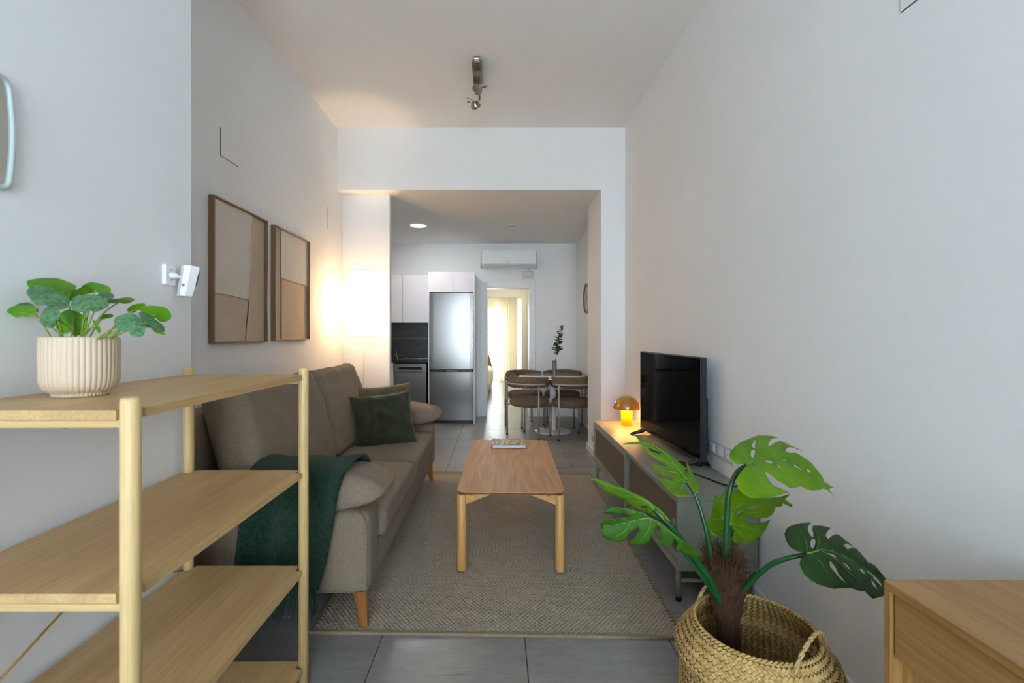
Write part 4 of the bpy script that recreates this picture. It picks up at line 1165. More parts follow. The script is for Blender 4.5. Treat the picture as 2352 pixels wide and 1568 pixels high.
# sheath husks round the stem bases
for u0, v0, u1, v1, wd in ((1618, 1290, 1650, 1370, 0.012), (1735, 1312, 1690, 1385, 0.012), (1640, 1262, 1650, 1330, 0.012)):
    tube('husk', [P(u1, v1, 1.40), P((u0+u1)/2, (v0+v1)/2, 1.395), P(u0, v0, 1.40)], [wd, wd*0.8, 0.002], MT['fibre'], mo, 8, path=4)
def pip(x, y, poly):
    c = False; n = len(poly); j = n-1
    for i in range(n):
        xi, yi = poly[i]; xj, yj = poly[j]
        if (yi > y) != (yj > y) and x < (xj-xi)*(y-yi)/(yj-yi)+xi: c = not c
        j = i
    return c
def split_leaf(org, sc, outline, holes, rib, plane, mat, bend, side_veins, stem_pts, stem_r, flip=False, label=None):
    """outline in crop pixels, laid on a tilted plane in space and then bent about the midrib"""
    to = lambda q: (org[0]+q[0]/sc, org[1]+q[1]/sc)
    A_, B_, C_ = [P(*q) for q in plane]
    nrm = (B_-A_).cross(C_-A_).normalized()
    if nrm.dot(camo.location - A_) < 0: nrm = -nrm
    o3 = Vector((0, 0, H))
    def proj(q):
        u, v_ = to(q); d = P(u, v_, 1.0)-o3
        return o3 + d*((A_-o3).dot(nrm)/d.dot(nrm))
    ex = (proj(rib[-1])-proj(rib[0])).normalized(); ey = nrm.cross(ex); O = proj(rib[0])
    def loc2(q):
        w_ = proj(q)-O; return (w_.dot(ex), w_.dot(ey))
    ol = [loc2(q) for q in outline]; hs = [[loc2(q) for q in h_] for h_ in holes]; rb = [loc2(q) for q in rib]
    xs = [p[0] for p in ol]; ys = [p[1] for p in ol]
    vs = []; es = []
    for ring in [ol]+hs:
        b = len(vs); n = len(ring); vs += [Vector(p) for p in ring]; es += [(b+i, b+(i+1) % n) for i in range(n)]
    st = 0.0095; x = min(xs)
    while x < max(xs):
        y = min(ys)
        while y < max(ys):
            q = (x+random.uniform(-.002, .002), y+random.uniform(-.002, .002))
            if pip(q[0], q[1], ol) and not any(pip(q[0], q[1], h_) for h_ in hs):
                if all((q[0]-p.x)**2+(q[1]-p.y)**2 > 0.0045**2 for p in vs[:len(es)]): vs.append(Vector(q))
            y += st
        x += st
    ov, oe, of, _, _, _ = delaunay_2d_cdt(vs, es, [], 0, 1e-6)
    Lr = math.hypot(rb[-1][0]-rb[0][0], rb[-1][1]-rb[0][1])
    def ribdist(x, y):
        best = 9
        for (ax, ay), (bx, by) in zip(rb, rb[1:]):
            dx, dy = bx-ax, by-ay; tt = max(0, min(1, ((x-ax)*dx+(y-ay)*dy)/(dx*dx+dy*dy+1e-12)))
            best = min(best, math.hypot(x-ax-dx*tt, y-ay-dy*tt))
        return best
    def lift(x, y):
        d = ribdist(x, y)
        z = bend*(0.022*(1-math.exp(-d/0.02)) - 2.2*d*d) - bend*0.35*(max(0, x)/Lr)**2*Lr*0.25
        ph = (x*0.75 - d*0.55)/0.021
        z += 0.0011*math.sin(ph*2*PI)*min(1, d/0.02)
        return z + 0.003*noise.noise(Vector((x*22, y*22, 1.7)))
    to3 = lambda p: O + ex*p[0] + ey*p[1] + nrm*lift(p[0], p[1])
    fs = []
    for t_ in of:
        cx = sum(ov[i].x for i in t_)/3; cy = sum(ov[i].y for i in t_)/3
        if pip(cx, cy, ol) and not any(pip(cx, cy, h_) for h_ in hs): fs.append(tuple(t_) if not flip else tuple(reversed(t_)))
    lf = mk('leaf', [to3(p) for p in ov], fs, MT[mat], mo, True)
    n0 = lf.data.polygons[0].normal
    so = lf.modifiers.new('thickness', 'SOLIDIFY'); so.thickness = 0.0009; so.offset = -1
    if label: lf['label'] = label
    rp = smooth_path([to3(p)+nrm*0.0006 for p in rb], 4)
    tube('midrib', rp, [0.0022*(1-0.75*i/(len(rp)-1)) for i in range(len(rp))], MT['vein'], lf, 6)
    for sv in side_veins:
        q = [to3(loc2(p))+nrm*0.0003 for p in sv]; q = smooth_path(q, 4)
        tube('vein', q, [0.0011*(1-0.6*i/(len(q)-1)) for i in range(len(q))], MT['vein'], lf, 5)
    sp = [P(*q) for q in stem_pts]
    att = to3(rb[0]) - nrm*0.003
    tube('stem', sp+[att], [stem_r*(1-0.35*i/len(sp)) for i in range(len(sp)+1)], MT['stem'], mo, 12, path=8)
c3, s3 = (1600, 980), 5.2278
split_leaf(c3, s3, [(585,455),(460,462),(400,425),(380,360),(395,310),(440,255),(500,205),(600,165),(690,125),(748,97),(720,140),(675,190),(645,235),(655,265),(685,275),(690,230),(700,170),(740,105),(800,95),(1010,90),(900,145),(865,190),(840,235),(875,243),(930,195),(1010,158),(1070,160),(1150,195),(1310,245),(1180,225),(1120,232),(1085,255),(1065,290),(1120,312),(1190,303),(1250,335),(1340,375),(1400,430),(1440,480),(1500,560),(1535,610),(1550,635),(1665,708),(1620,720),(1660,798),(1600,740),(1540,728),(1480,750),(1410,752),(1340,725),(1275,690),(1200,715),(1130,718),(1060,695),(960,645),(880,590),(815,548),(803,575),(830,625),(880,680),(930,715),(1000,735),(1125,770),(1010,805),(890,840),(780,845),(680,828),(590,785),(525,725),(490,660),(483,610),(500,570),(560,510),(595,465)],
    [[(640,305),(665,292),(688,295),(690,330),(675,378),(655,380),(636,355)], [(785,412),(830,403),(880,420),(912,455),(870,455),(820,440)], [(940,468),(970,475),(1018,520),(985,505)], [(1010,380),(1050,388),(1100,412),(1060,412)], [(1145,455),(1200,470),(1250,505),(1270,532),(1220,512),(1165,480)], [(1345,488),(1370,495),(1390,520),(1355,510)]],
    [(606,452),(700,400),(830,365),(1000,358),(1130,378),(1300,460),(1450,580),(1600,700)], [(1712,1066,1.40),(1793,1000,1.60),(1905,1120,1.44)], 'leaf_bright', 0.55,
    [[(620,440),(560,340),(500,260)], [(690,410),(710,330),(740,200)], [(630,460),(720,590),(800,700),(880,800)], [(700,420),(900,540),(1100,660)], [(880,365),(980,260)], [(1000,358),(1200,480),(1380,640)], [(612,470),(610,600),(600,700)]],
    [(1668,1345,1.405), (1666,1290,1.40), (1669,1200,1.39), (1675,1130,1.385), (1690,1088,1.39)], 0.0098, label='large bright green leaf facing up beside the right wall')
c8, s8 = (1780, 1160), 6.533
split_leaf(c8, s8, [(430,718),(340,722),(260,690),(200,630),(160,560),(140,500),(128,440),(165,360),(210,330),(280,298),(400,270),(540,260),(500,310),(476,372),(490,440),(520,490),(555,505),(560,440),(545,375),(565,310),(700,302),(865,318),(800,380),(760,430),(748,480),(785,520),(840,470),(920,430),(980,440),(1050,500),(1130,560),(1190,610),(1130,590),(1060,578),(1018,620),(1085,663),(1160,630),(1220,650),(1290,700),(1340,780),(1395,850),(1470,855),(1520,900),(1560,960),(1680,1085),(1760,1200),(1700,1330),(1610,1362),(1500,1382),(1440,1345),(1360,1275),(1290,1272),(1200,1240),(1150,1228),(1000,1235),(900,1245),(790,1230),(660,1190),(540,1125),(440,1040),(385,960),(357,880),(375,820),(420,770),(450,735)],
    [[(548,525),(580,528),(593,570),(580,640),(555,663),(525,640),(510,580),(522,540)], [(750,730),(820,722),(880,745),(918,800),(880,805),(810,765)], [(1000,752),(1040,760),(1090,800),(1130,850),(1080,830)], [(790,855),(830,880),(900,960),(950,1040),(1050,1130),(1080,1168),(960,1110),(880,1030),(810,940)], [(1240,950),(1300,970),(1350,1040),(1310,1040)], [(1370,950),(1420,965),(1520,1040),(1610,1130),(1620,1230),(1540,1160),(1475,1100),(1470,1070),(1390,1010)], [(1420,1100),(1500,1180),(1550,1260),(1480,1200)], [(975,850),(1060,900),(1150,995),(1090,950)]],
    [(475,725),(600,700),(700,668),(850,680),(1020,735),(1250,860),(1480,1010),(1700,1180)], [(1850,1271,1.28),(1912,1210,1.42),(2030,1345,1.26)], 'leaf_dark', 0.5,
    [[(500,715),(430,540),(340,350)], [(620,690),(640,560),(625,430)], [(520,730),(640,860),(750,1010),(820,1130)], [(860,690),(880,560)], [(700,700),(900,850),(1100,1010),(1250,1130)], [(1050,760),(1200,900)]],
    [(1690,1372,1.40), (1722,1338,1.37), (1768,1298,1.33), (1815,1280,1.295)], 0.0088, label='dark green leaf hanging low beside the desk')
split_leaf(c3, s3, [(410,1180),(330,1320),(260,1332),(180,1310),(140,1240),(115,1180),(150,1100),(185,985),(210,830),(240,850),(275,860),(345,745),(395,790),(450,770),(530,760),(700,840),(870,850),(1030,820),(1140,790),(1070,860),(1160,935),(1140,958),(1040,910),(1030,950),(960,962),(945,970),(915,1050),(860,1090),(750,1107),(620,1095),(560,1100),(555,1130),(620,1160),(720,1165),(790,1150),(885,1115),(830,1230),(780,1300),(700,1360),(600,1405),(500,1420),(430,1390),(415,1340),(430,1300),(440,1240)],
    [[(280,1075),(345,1085),(350,1140),(300,1115)], [(465,1070),(490,1020),(555,1015),(530,1040),(485,1070)], [(605,1000),(660,960),(785,940),(720,975)], [(275,880),(320,890),(335,925),(310,930)]],
    [(415,1180),(420,1060),(480,970),(570,900),(720,860),(900,840),(1100,820)], [(1679,1206,1.48),(1690,1125,1.58),(1800,1150,1.56)], 'leaf_mid', 0.5,
    [[(415,1165),(330,1120),(220,1120),(150,1110)], [(430,1190),(560,1210),(700,1260)], [(425,1200),(500,1280),(560,1360)], [(440,1030),(600,1050),(750,1030)], [(405,1190),(300,1230),(200,1250)]],
    [(1678,1340,1.42), (1690,1290,1.43), (1684,1240,1.46)], 0.0085, label='olive green leaf behind the tallest stem')
c4, s4 = (1340, 980), 4.613
split_leaf(c4, s4, [(1085,575),(1065,620),(1125,680),(1100,730),(1030,740),(950,710),(890,660),(840,600),(775,480),(850,530),(930,540),(965,520),(900,500),(850,495),(780,460),(740,400),(685,330),(760,385),(850,395),(915,410),(880,385),(800,340),(720,290),(640,230),(610,190),(500,195),(405,195),(480,170),(600,160),(545,80),(600,110),(680,150),(760,180),(860,240),(940,290),(1000,350),(1060,390),(1090,420),(1080,460),(1092,500),(1110,440),(1085,340),(1140,430),(1180,500),(1220,570),(1238,660),(1220,687),(1170,660),(1130,600),(1102,570)],
    [[(650,190),(720,230),(850,285),(800,280),(720,250)]],
    [(1088,556),(1040,490),(960,400),(900,320),(800,240),(700,190),(560,178),(420,194)], [(1575,1099,1.44),(1432,1021,1.58),(1563,1138,1.37)], 'leaf_under', -0.35,
    [[(1070,540),(980,570),(910,595)], [(1030,490),(900,460),(830,445)], [(1080,560),(1030,660)], [(1095,550),(1165,515)], [(960,400),(860,350),(760,300)]],
    [(1646,1345,1.405), (1636,1290,1.40), (1620,1210,1.40), (1598,1140,1.42)], 0.0078, flip=False, label='yellow green leaf seen from below over the sideboard top')
split_leaf(c4, s4, [(40,530),(140,545),(220,572),(330,622),(430,650),(500,690),(610,735),(690,785),(760,840),(820,890),(880,960),(918,1008),(850,1000),(780,975),(700,930),(640,895),(560,890),(505,848),(460,825),(430,785),(330,735),(190,665),(165,640),(250,635),(180,600),(60,550)],
    [[(580,850),(620,835),(680,840),(670,860),(620,868)]],
    [(750,880),(700,815),(600,755),(480,695),(380,650),(260,618),(140,570),(45,533)], [(1503,1171,1.36),(1349,1095,1.52),(1535,1195,1.33)], 'leaf_under', -0.25,
    [[(700,815),(610,800),(530,803)], [(600,755),(480,735),(370,732)], [(735,870),(690,915)]],
    [(1652,1372,1.395), (1622,1320,1.375), (1570,1245,1.35), (1530,1198,1.35)], 0.0115, label='narrow looking leaf seen edge-on at the left of the plant')
split_leaf(c4, s4, [(705,960),(620,898),(560,880),(500,862),(450,850),(385,845),(265,818),(320,860),(245,852),(220,908),(330,910),(440,905),(505,940),(430,958),(320,970),(230,985),(178,1030),(185,1080),(212,1160),(290,1195),(365,1215),(440,1195),(490,1120),(580,1045),(595,1080),(540,1170),(470,1225),(560,1250),(640,1245),(695,1210),(720,1140),(760,1080),(790,1030),(805,1070),(800,1120),(820,1180),(790,1220),(800,1240),(850,1265),(900,1272),(935,1230),(955,1160),(995,1240),(975,1310),(1040,1345),(1110,1385),(1180,1430),(1245,1460),(1258,1420),(1215,1340),(1130,1260),(1050,1190),(960,1120),(880,1050),(800,990)],
    [], [(712,965),(640,970),(540,990),(440,1020),(330,1050),(190,1060)], [(1494,1188,1.325),(1380,1212,1.36),(1612,1294,1.31)], 'leaf_matte', 0.45,
    [[(712,975),(690,1080),(600,1200)], [(600,975),(560,920),(520,880)], [(725,970),(850,1080),(900,1200)], [(725,968),(950,1130),(1200,1380)], [(500,1005),(430,1100),(330,1160)]],
    [(1652,1380,1.39), (1610,1320,1.365), (1550,1245,1.345)], 0.007, label='matte green leaf hanging lowest on the left')

# ------------------------------------------------------------------ desk (right foreground)
DKX0, DKX1, DKY0, DKY1, DKZ = 0.816, 1.212, -0.25, 0.977, 0.752
dk = thing('desk', 'warm oak desk with drawer at the lower right picture corner', 'desk', ((DKX0+DKX1)/2, (DKY0+DKY1)/2, 0))
box('desktop', (DKX0, DKY0, DKZ-0.018), (DKX1, DKY1, DKZ), MT['desk'], dk, 0.001, 1)
box('side_panel', (DKX0, DKY1-0.016, 0.0), (DKX1, DKY1, DKZ-0.0185), MT['desk_z'], dk, 0.001, 1)
box('side_panel', (DKX0, DKY0, 0.0), (DKX1, DKY0+0.016, DKZ-0.0185), MT['desk_z'], dk, 0.001, 1)
box('drawer_front', (DKX0+0.006, DKY0+0.02, 0.602), (DKX0+0.022, DKY1-0.019, DKZ-0.021), MT['desk'], dk, 0.001, 1)
box('drawer_box', (DKX0+0.022, DKY0+0.03, 0.615), (DKX1-0.02, DKY1-0.03, DKZ-0.03), MT['desk'], dk)
box('back_panel', (DKX1-0.012, DKY0+0.016, 0.25), (DKX1, DKY1-0.016, DKZ-0.019), MT['desk'], dk)
box('inner_panel', (DKX0+0.025, DKY1-0.030, 0.05), (DKX1-0.02, DKY1-0.0165, 0.600), MT['desk_z'], dk)

# ------------------------------------------------------------------ ceiling spotlight
sp = thing('ceiling_spotlight', 'brushed nickel spotlight bar with two swivel heads on the ceiling', 'ceiling light', (-0.16, 3.5, ZC))
cx = -0.158
box('ceiling_cup', (cx-0.025, 3.33, ZC-0.02), (cx+0.025, 3.40, ZC-0.0005), MT['chrome'], sp, 0.008, 2)
box('mount_plate', (cx-0.038, 3.355, ZC-0.036), (cx+0.038, 3.645, ZC-0.014), MT['chrome'], sp, 0.002, 1)
box('light_bar', (cx-0.004, 3.39, ZC-0.085), (cx+0.012, 3.80, ZC-0.070), MT['chrome'], sp, 0.002, 1)
for y in (3.43, 3.60): tube('standoff', [(cx+0.004, y, ZC-0.036), (cx+0.004, y, ZC-0.071)], 0.006, MT['chrome'], sp, 10)
def spot_head(c, d, side):
    c = Vector(c); d = Vector(d).normalized(); h = thing('lamp_head', None, None, c); h.parent = sp; h.location = c - sp.location
    o1 = d.orthogonal().normalized()
    def ring(name, pr, m, cap=False):
        pr = [(a*1.2, b*1.2) for a, b in pr]
        q = d.to_track_quat('Z', 'Y').to_matrix().to_4x4()
        v, f = lathe_geo(pr, (0, 0, 0), 28)
        if cap: f.append(tuple(range((len(pr)-1)*28, len(pr)*28)))
        v = [c + (q @ Vector(p)) for p in v]; o = mk(name, v, f, m, h, True); return o
    ring('head_ring', [(0.018, -0.03), (0.020, -0.028), (0.030, -0.012), (0.034, 0.0), (0.035, 0.006), (0.031, 0.0065), (0.029, 0.0)], MT['chrome'])
    ring('head_back', [(0.0005, -0.031), (0.018, -0.03)], MT['chrome'])
    ring('lamp_glass', [(0.0005, -0.002), (0.012, 0.001), (0.029, 0.002)], MT['chrome'])
    tube('pivot_rod', [c - d*0.03, c - d*0.055 + side*0.012, c - d*0.06 + side*0.05], 0.0028, MT['chrome'], h, 8)
    tube('locking_pin', [c + side*0.030 - d*0.03, c + side*0.075 - d*0.01], 0.0035, MT['chrome'], h, 8)
    tube('knob', [c + side*0.042 - d*0.03, c + side*0.055 - d*0.024], 0.009, MT['chrome'], h, 12)
spot_head((cx-0.005, 3.55, ZC-0.125), (-0.55, -0.6, -0.58), Vector((1, 0.1, 0.35)).normalized())
spot_head((cx-0.03, 3.79, ZC-0.135), (0.35, 0.75, -0.55), Vector((-0.9, -0.2, 0.1)).normalized())
tube('joint_arm', [(cx+0.004, 3.55, ZC-0.08), (cx, 3.555, ZC-0.115)], 0.007, MT['chrome'], sp, 10)
tube('joint_arm', [(cx+0.004, 3.775, ZC-0.08), (cx-0.015, 3.785, ZC-0.12)], 0.007, MT['chrome'], sp, 10)

# ------------------------------------------------------------------ kitchen run
KF = 6.60                                    # fridge front
FX0, FX1, FZ = -0.978, -0.367, 1.866
fr = thing('refrigerator', 'tall stainless steel fridge freezer in the kitchen', 'refrigerator', ((FX0+FX1)/2, 6.9, 0))
box('body', (FX0+0.004, KF+0.04, 0.02), (FX1-0.004, YK-0.03, FZ-0.004), MT['tvback'], fr, 0.003, 1)
def fdoor(z0, z1):
    v = []; n = 14                            # gently bowed door face
    for z in (z0, z1):
        for k in range(n+1):
            t_ = k/n; v.append((FX0+(FX1-FX0)*t_, KF - 0.012*(1-(2*t_-1)**2)+0.004*(abs(2*t_-1)**12), z))
    b = len(v)
    for z in (z0, z1):
        for k in range(n+1): v.append((FX0+(FX1-FX0)*k/n, KF+0.038, z))
    f = [(k, k+1, n+2+k, n+1+k) for k in range(n)] + [(b+k+1, b+k, b+n+1+k, b+n+2+k) for k in range(n)]
    f += [(n+1+k, n+2+k, b+n+2+k, b+n+1+k) for k in range(n)] + [(k+1, k, b+k, b+k+1) for k in range(n)]
    f += [(0, n+1, b+n+1, b), (n, b+n, b+2*n+1, 2*n+1)]
    o = mk('door', v, f, MT['steel'], fr)
    return o
fdoor(0.775, FZ); d2 = fdoor(0.045, 0.735)
box('grip_strip', (FX0+0.01, KF-0.002, 0.737), (FX1-0.01, KF+0.03, 0.773), MT['black'], fr, 0.003, 1)
box('grip_plate', ((FX0+FX1)/2-0.07, KF-0.008, 0.742), ((FX0+FX1)/2+0.09, KF-0.003, 0.757), MT['chrome'], fr, 0.002, 1)
box('plinth', (FX0+0.01, KF+0.02, 0.0), (FX1-0.01, YK-0.05, 0.04), MT['black'], fr)
for k in range(40):
    z = 0.06+k*0.045
    if k % 2 == 0: box('hinge_gap', (FX1-0.0035, KF+0.012, z), (FX1+0.0035, KF+0.026, z+0.03), MT['rubber'], fr)
hs = thing('fridge_housing', 'white tall panels with glossy cupboards above the fridge', 'cabinet', ((FX0+FX1)/2, 6.88, 0))
box('side_panel', (FX0-0.028, KF+0.012, 0), (FX0-0.012, YK-0.001, 2.168), MT['gloss'], hs, 0.001, 1)
box('side_panel', (FX1+0.010, KF-0.005, 0), (FX1+0.026, YK-0.001, 2.168), MT['trim'], hs, 0.001, 1)
box('carcass', (FX0-0.012, KF+0.022, 1.90), (FX1+0.010, YK-0.001, 2.168), MT['trim'], hs)
xm = (FX0+FX1)/2 + 0.02
box('cupboard_door', (FX0-0.011, KF+0.002, 1.876), (xm-0.0015, KF+0.021, 2.166), MT['gloss'], hs, 0.001, 1)
box('cupboard_door', (xm+0.0015, KF+0.002, 1.876), (FX1+0.009, KF+0.021, 2.166), MT['gloss'], hs, 0.001, 1)
# wall cupboards
CBX = [-1.745, -1.413, -1.010]
lab = ['glossy white wall cupboard partly hidden by the left pier', 'glossy white wall cupboard beside the fridge housing']
for k in range(2):
    r = thing('wall_cupboard', lab[k], 'cabinet', ((CBX[k]+CBX[k+1])/2, 6.98, 1.45), 0, 'glossy white wall cupboards')
    box('carcass', (CBX[k]+0.001, 6.822, 1.452), (CBX[k+1]-0.001, YK-0.001, 2.142), MT['trim'], r)
    box('cupboard_door', (CBX[k]+0.0025, 6.80, 1.446), (CBX[k+1]-0.0025, 6.8205, 2.146), MT['gloss'], r, 0.001, 1)
# splash tiles on the wall
for zi in range(2):
    for x0, x1 in ((-2.16, -1.63), (-1.627, -1.075), (-1.072, -1.008)):
        z0 = 0.912 + zi*0.30
        box('splash_tile', (x0, YK-0.009, z0), (x1, YK-0.0005, min(z0+0.297, 1.45)), MT['splash'], wb, 0.001, 1)
wt = thing('kitchen_worktop', 'black stone worktop over the dishwasher', 'worktop', (-1.5, 6.85, 0.87))
box('slab', (-2.3, 6.545, 0.872), (-1.008, YK-0.0095, 0.911), MT['black'], wt, 0.002, 1)
bcab = thing('base_cabinet', 'white base cabinet left of the dishwasher', 'cabinet', (-1.8, 6.85, 0))
box('carcass', (-2.25, 6.585, 0.10), (-1.497, YK-0.02, 0.870), MT['trim'], bcab)
box('cupboard_door', (-2.245, 6.565, 0.102), (-1.500, 6.584, 0.868), MT['gloss'], bcab, 0.001, 1)
box('plinth', (-2.25, 6.63, 0.0), (-1.497, 6.65, 0.10), MT['trim'], bcab)
dw = thing('dishwasher', 'slim grey dishwasher with recessed handle beside the fridge', 'dishwasher', (-1.255, 6.85, 0))
DWX0, DWX1, DF = -1.484, -1.028, 6.575
box('body', (DWX0, DF+0.02, 0.02), (DWX1, YK-0.05, 0.850), MT['black'], dw)
box('door', (DWX0+0.002, DF, 0.10), (DWX1-0.002, DF+0.0195, 0.725), MT['steel_dark'], dw, 0.003, 1)
bm = bmesh.new()
hx0, hx1, hz0, hz1 = DWX0+0.065, DWX1-0.065, 0.742, 0.808
bm_box(bm, (DWX0+0.002, DF-0.004, 0.728), (hx0, DF+0.0195, 0.832)); bm_box(bm, (hx1, DF-0.004, 0.728), (DWX1-0.002, DF+0.0195, 0.832))
bm_box(bm, (hx0, DF-0.004, 0.728), (hx1, DF+0.0195, hz0)); bm_box(bm, (hx0, DF-0.004, hz1), (hx1, DF+0.0195, 0.832))
frombm('control_panel', bm, MT['steel'], dw)
box('handle_recess', (hx0, DF+0.012, hz0), (hx1, DF+0.0195, hz1), MT['rubber'], dw)
box('handle', (hx0, DF-0.002, hz0+0.004), (hx1, DF+0.008, hz0+0.026), MT['steel_dark'], dw, 0.003, 1)
box('top_trim', (DWX0+0.002, DF-0.006, 0.8325), (DWX1-0.002, DF+0.0195, 0.850), MT['steel'], dw, 0.001, 1)
# phone charging on the worktop
ph = thing('phone', 'mint phone lying on the dark worktop', 'phone', (-1.10, 6.68, 0.911), math.radians(80))
box('shell', (-0.036, -0.072, 0.0003), (0.036, 0.072, 0.009), MT['mint'], ph, 0.003, 2, local=True)
box('display', (-0.033, -0.069, 0.009), (0.033, 0.069, 0.0095), MT['whitep'], ph, local=True)
tag(tube('charging_cable', [(-1.18, 6.69, 0.915), (-1.24, 6.72, 0.915), (-1.30, 6.64, 0.915), (-1.36, 6.78, 0.915), (-1.40, 6.62, 0.915), (-1.46, 6.70, 0.915), (-1.50, 6.85, 0.915), (-1.56, 7.05, 0.99), (-1.58, 7.13, 1.05)], 0.0026, MT['whitep'], None, 6, path=8), 'thin white charging cable winding across the dark worktop', 'cable')

# air conditioner
AX0, AX1, AZ0, AZ1 = -0.268, 0.585, 2.288, 2.545
ac = thing('air_conditioner', 'white wall air conditioner above the doorway', 'air conditioner', ((AX0+AX1)/2, YK, AZ0))
v = []; sec = [(0.0, AZ1), (0.165, AZ1), (0.19, AZ1-0.006), (0.195, AZ1-0.02), (0.192, 2.335), (0.12, 2.300), (0.09, AZ0), (0.0, AZ0)]
for x in (AX0+0.02, AX1-0.02): v += [(x, YK-0.001-a, z) for a, z in sec]
n = len(sec); f = [tuple(range(n)), tuple(reversed(range(n, 2*n)))] + [(i, n+i, n+(i+1) % n, (i+1) % n) for i in range(n)]
mk('housing', v, f, MT['whitep'], ac)
for sg, x in ((-1, AX0), (1, AX1)):          # splayed end caps
    xi = x - sg*0.02
    v = [(xi, YK-0.001, AZ1-0.002), (xi, YK-0.190, AZ1-0.004), (xi, YK-0.191, 2.335), (xi, YK-0.001, AZ0),
         (x, YK-0.001, AZ1-0.012), (x, YK-0.09, AZ1-0.012), (x+sg*0.012, YK-0.10, 2.31), (x+sg*0.008, YK-0.001, AZ0+0.005)]
    f = [(0,1,5,4), (1,2,6,5), (2,3,7,6), (3,0,4,7), (4,5,6,7)]
    mk('end_cap', v, f, MT['creamp'], ac)
box('front_panel', (AX0+0.018, YK-0.2015, 2.338), (AX1-0.018, YK-0.1955, AZ1-0.004), MT['whitep'], ac, 0.002, 1)
m_ = Matrix.Translation(Vector((0.158, YK-0.162, 2.3115))) @ Matrix.Rotation(math.radians(26), 4, 'X')
box('air_flap', (-0.34, -0.035, -0.008), (0.34, 0.03, 0.002), MT['creamp'], ac, 0.003, 1, xf=m_)
fc = bpy.data.curves.new('logo', 'FONT'); fc.body = 'FUJITSU'; fc.size = 0.016; fc.align_x = 'CENTER'
fo = bpy.data.objects.new('logo_tmp', fc); COL.objects.link(fo)
dg = bpy.context.evaluated_depsgraph_get(); me = bpy.data.meshes.new_from_object(fo.evaluated_get(dg)); bpy.data.objects.remove(fo)
lo = link('logo', me, MT['gray_ink'], ac); lo.location = Vector((0.16, YK-0.2022, 2.362)) - ac.location; lo.rotation_euler = (PI/2, 0, 0)
dbx = thing('drain_pump_box', 'small ivory box on the wall under the air conditioner', 'box', (0.44, YK, 2.14))
box('case', (0.365, YK-0.05, 2.135), (0.535, YK-0.0008, 2.252), MT['creamp'], dbx, 0.012, 3)
box('case_ridge', (0.39, YK-0.057, 2.16), (0.51, YK-0.049, 2.175), MT['creamp'], dbx, 0.003, 1)
tube('drain_hose', [(0.455, YK-0.03, 2.248), (0.462, YK-0.03, 2.268), (0.468, YK-0.03, 2.29)], 0.009, MT['creamp'], dbx, 10)

# downlights in the kitchen ceiling, and an unseen one added to light the hall
def downlight(label, x, y, r, lit, ZK=ZK):
    d = thing('downlight', label, 'ceiling light', (x, y, ZK), 0, 'recessed kitchen downlights')
    lathe('trim_ring', [(r, -0.001), (r+0.002, -0.004), (r-0.010, -0.006), (r-0.014, -0.002)], (x, y, ZK), MT['whitep'], d, 40)
    lathe('diffuser', [(0.0005, -0.004), (r-0.013, -0.0035)], (x, y, ZK), MT['downlight'] if lit else MT['creamp'], d, 40)
    if lit:
        l = bpy.data.lights.new('downlight_lamp', 'AREA'); l.shape = 'DISK'; l.size = 2*(r-0.014); l.energy = lit; l.color = (1, 0.96, 0.90)
        o = bpy.data.objects.new('downlight_lamp', l); COL.objects.link(o); o.parent = d; o.location = (0, 0, -0.008)
downlight('lit round downlight in the kitchen ceiling above the worktop', -1.04, 5.98, 0.108, 7.5)
downlight('unseen downlight added in the hall ceiling to brighten the doorway', 0.15, 8.1, 0.09, 4.5, 2.5)  # added lamp, out of view, gives the hall and doorway their brightness
downlight('small unlit downlight in the kitchen ceiling above the doorway', 0.17, 5.98, 0.075, 0)

# wall clock on the kitchen right wall
ck = thing('wall_clock', 'round wall clock with oak rim partly hidden by the right pier', 'clock', (1.205, 6.22, 1.53))
ckm = XF(Vector((1.2045, 6.22, 1.755)), 0, -PI/2, 0)
v, f = lathe_geo([(0.197, 0.0), (0.203, 0.002), (0.203, 0.028), (0.200, 0.032), (0.190, 0.032), (0.186, 0.026)], (0, 0, 0), 56); mk('rim', [ckm @ q for q in v], f, MT['tbl_z'], ck, True)
v, f = lathe_geo([(0.0005, 0.012), (0.19, 0.012)], (0, 0, 0), 40); mk('dial', [ckm @ q for q in v], f, MT['can_light'], ck)
for k in range(12):
    a = k*PI/6; c_, s_ = math.cos(a), math.sin(a); p = lambda r, t_: ckm @ Vector((r*c_-t_*s_, r*s_+t_*c_, 0.014))
    mk('hour_mark', [p(0.155, -0.004), p(0.155, 0.004), p(0.178, 0.004), p(0.178, -0.004)], [(0,1,2,3)], MT['gray_ink'], ck)
for a, L in ((2.2, 0.10), (0.4, 0.14)):
    tube('clock_hand', [ckm @ Vector((0, 0, 0.017)), ckm @ Vector((L*math.cos(a), L*math.sin(a), 0.017))], 0.003, MT['black'], ck, 6)
# small wall switch between fridge and doorway
sq = thing('wall_switch', 'white switch plate on the wall beside the fridge', 'switch', (-0.3, YK, 1.1))
box('plate', (-0.335, YK-0.008, 1.17), (-0.277, YK-0.0008, 1.25), MT['whitep'], sq, 0.002, 1)
box('rocker', (-0.325, YK-0.0115, 1.185), (-0.287, YK-0.0082, 1.235), MT['whitep'], sq, 0.001, 1)

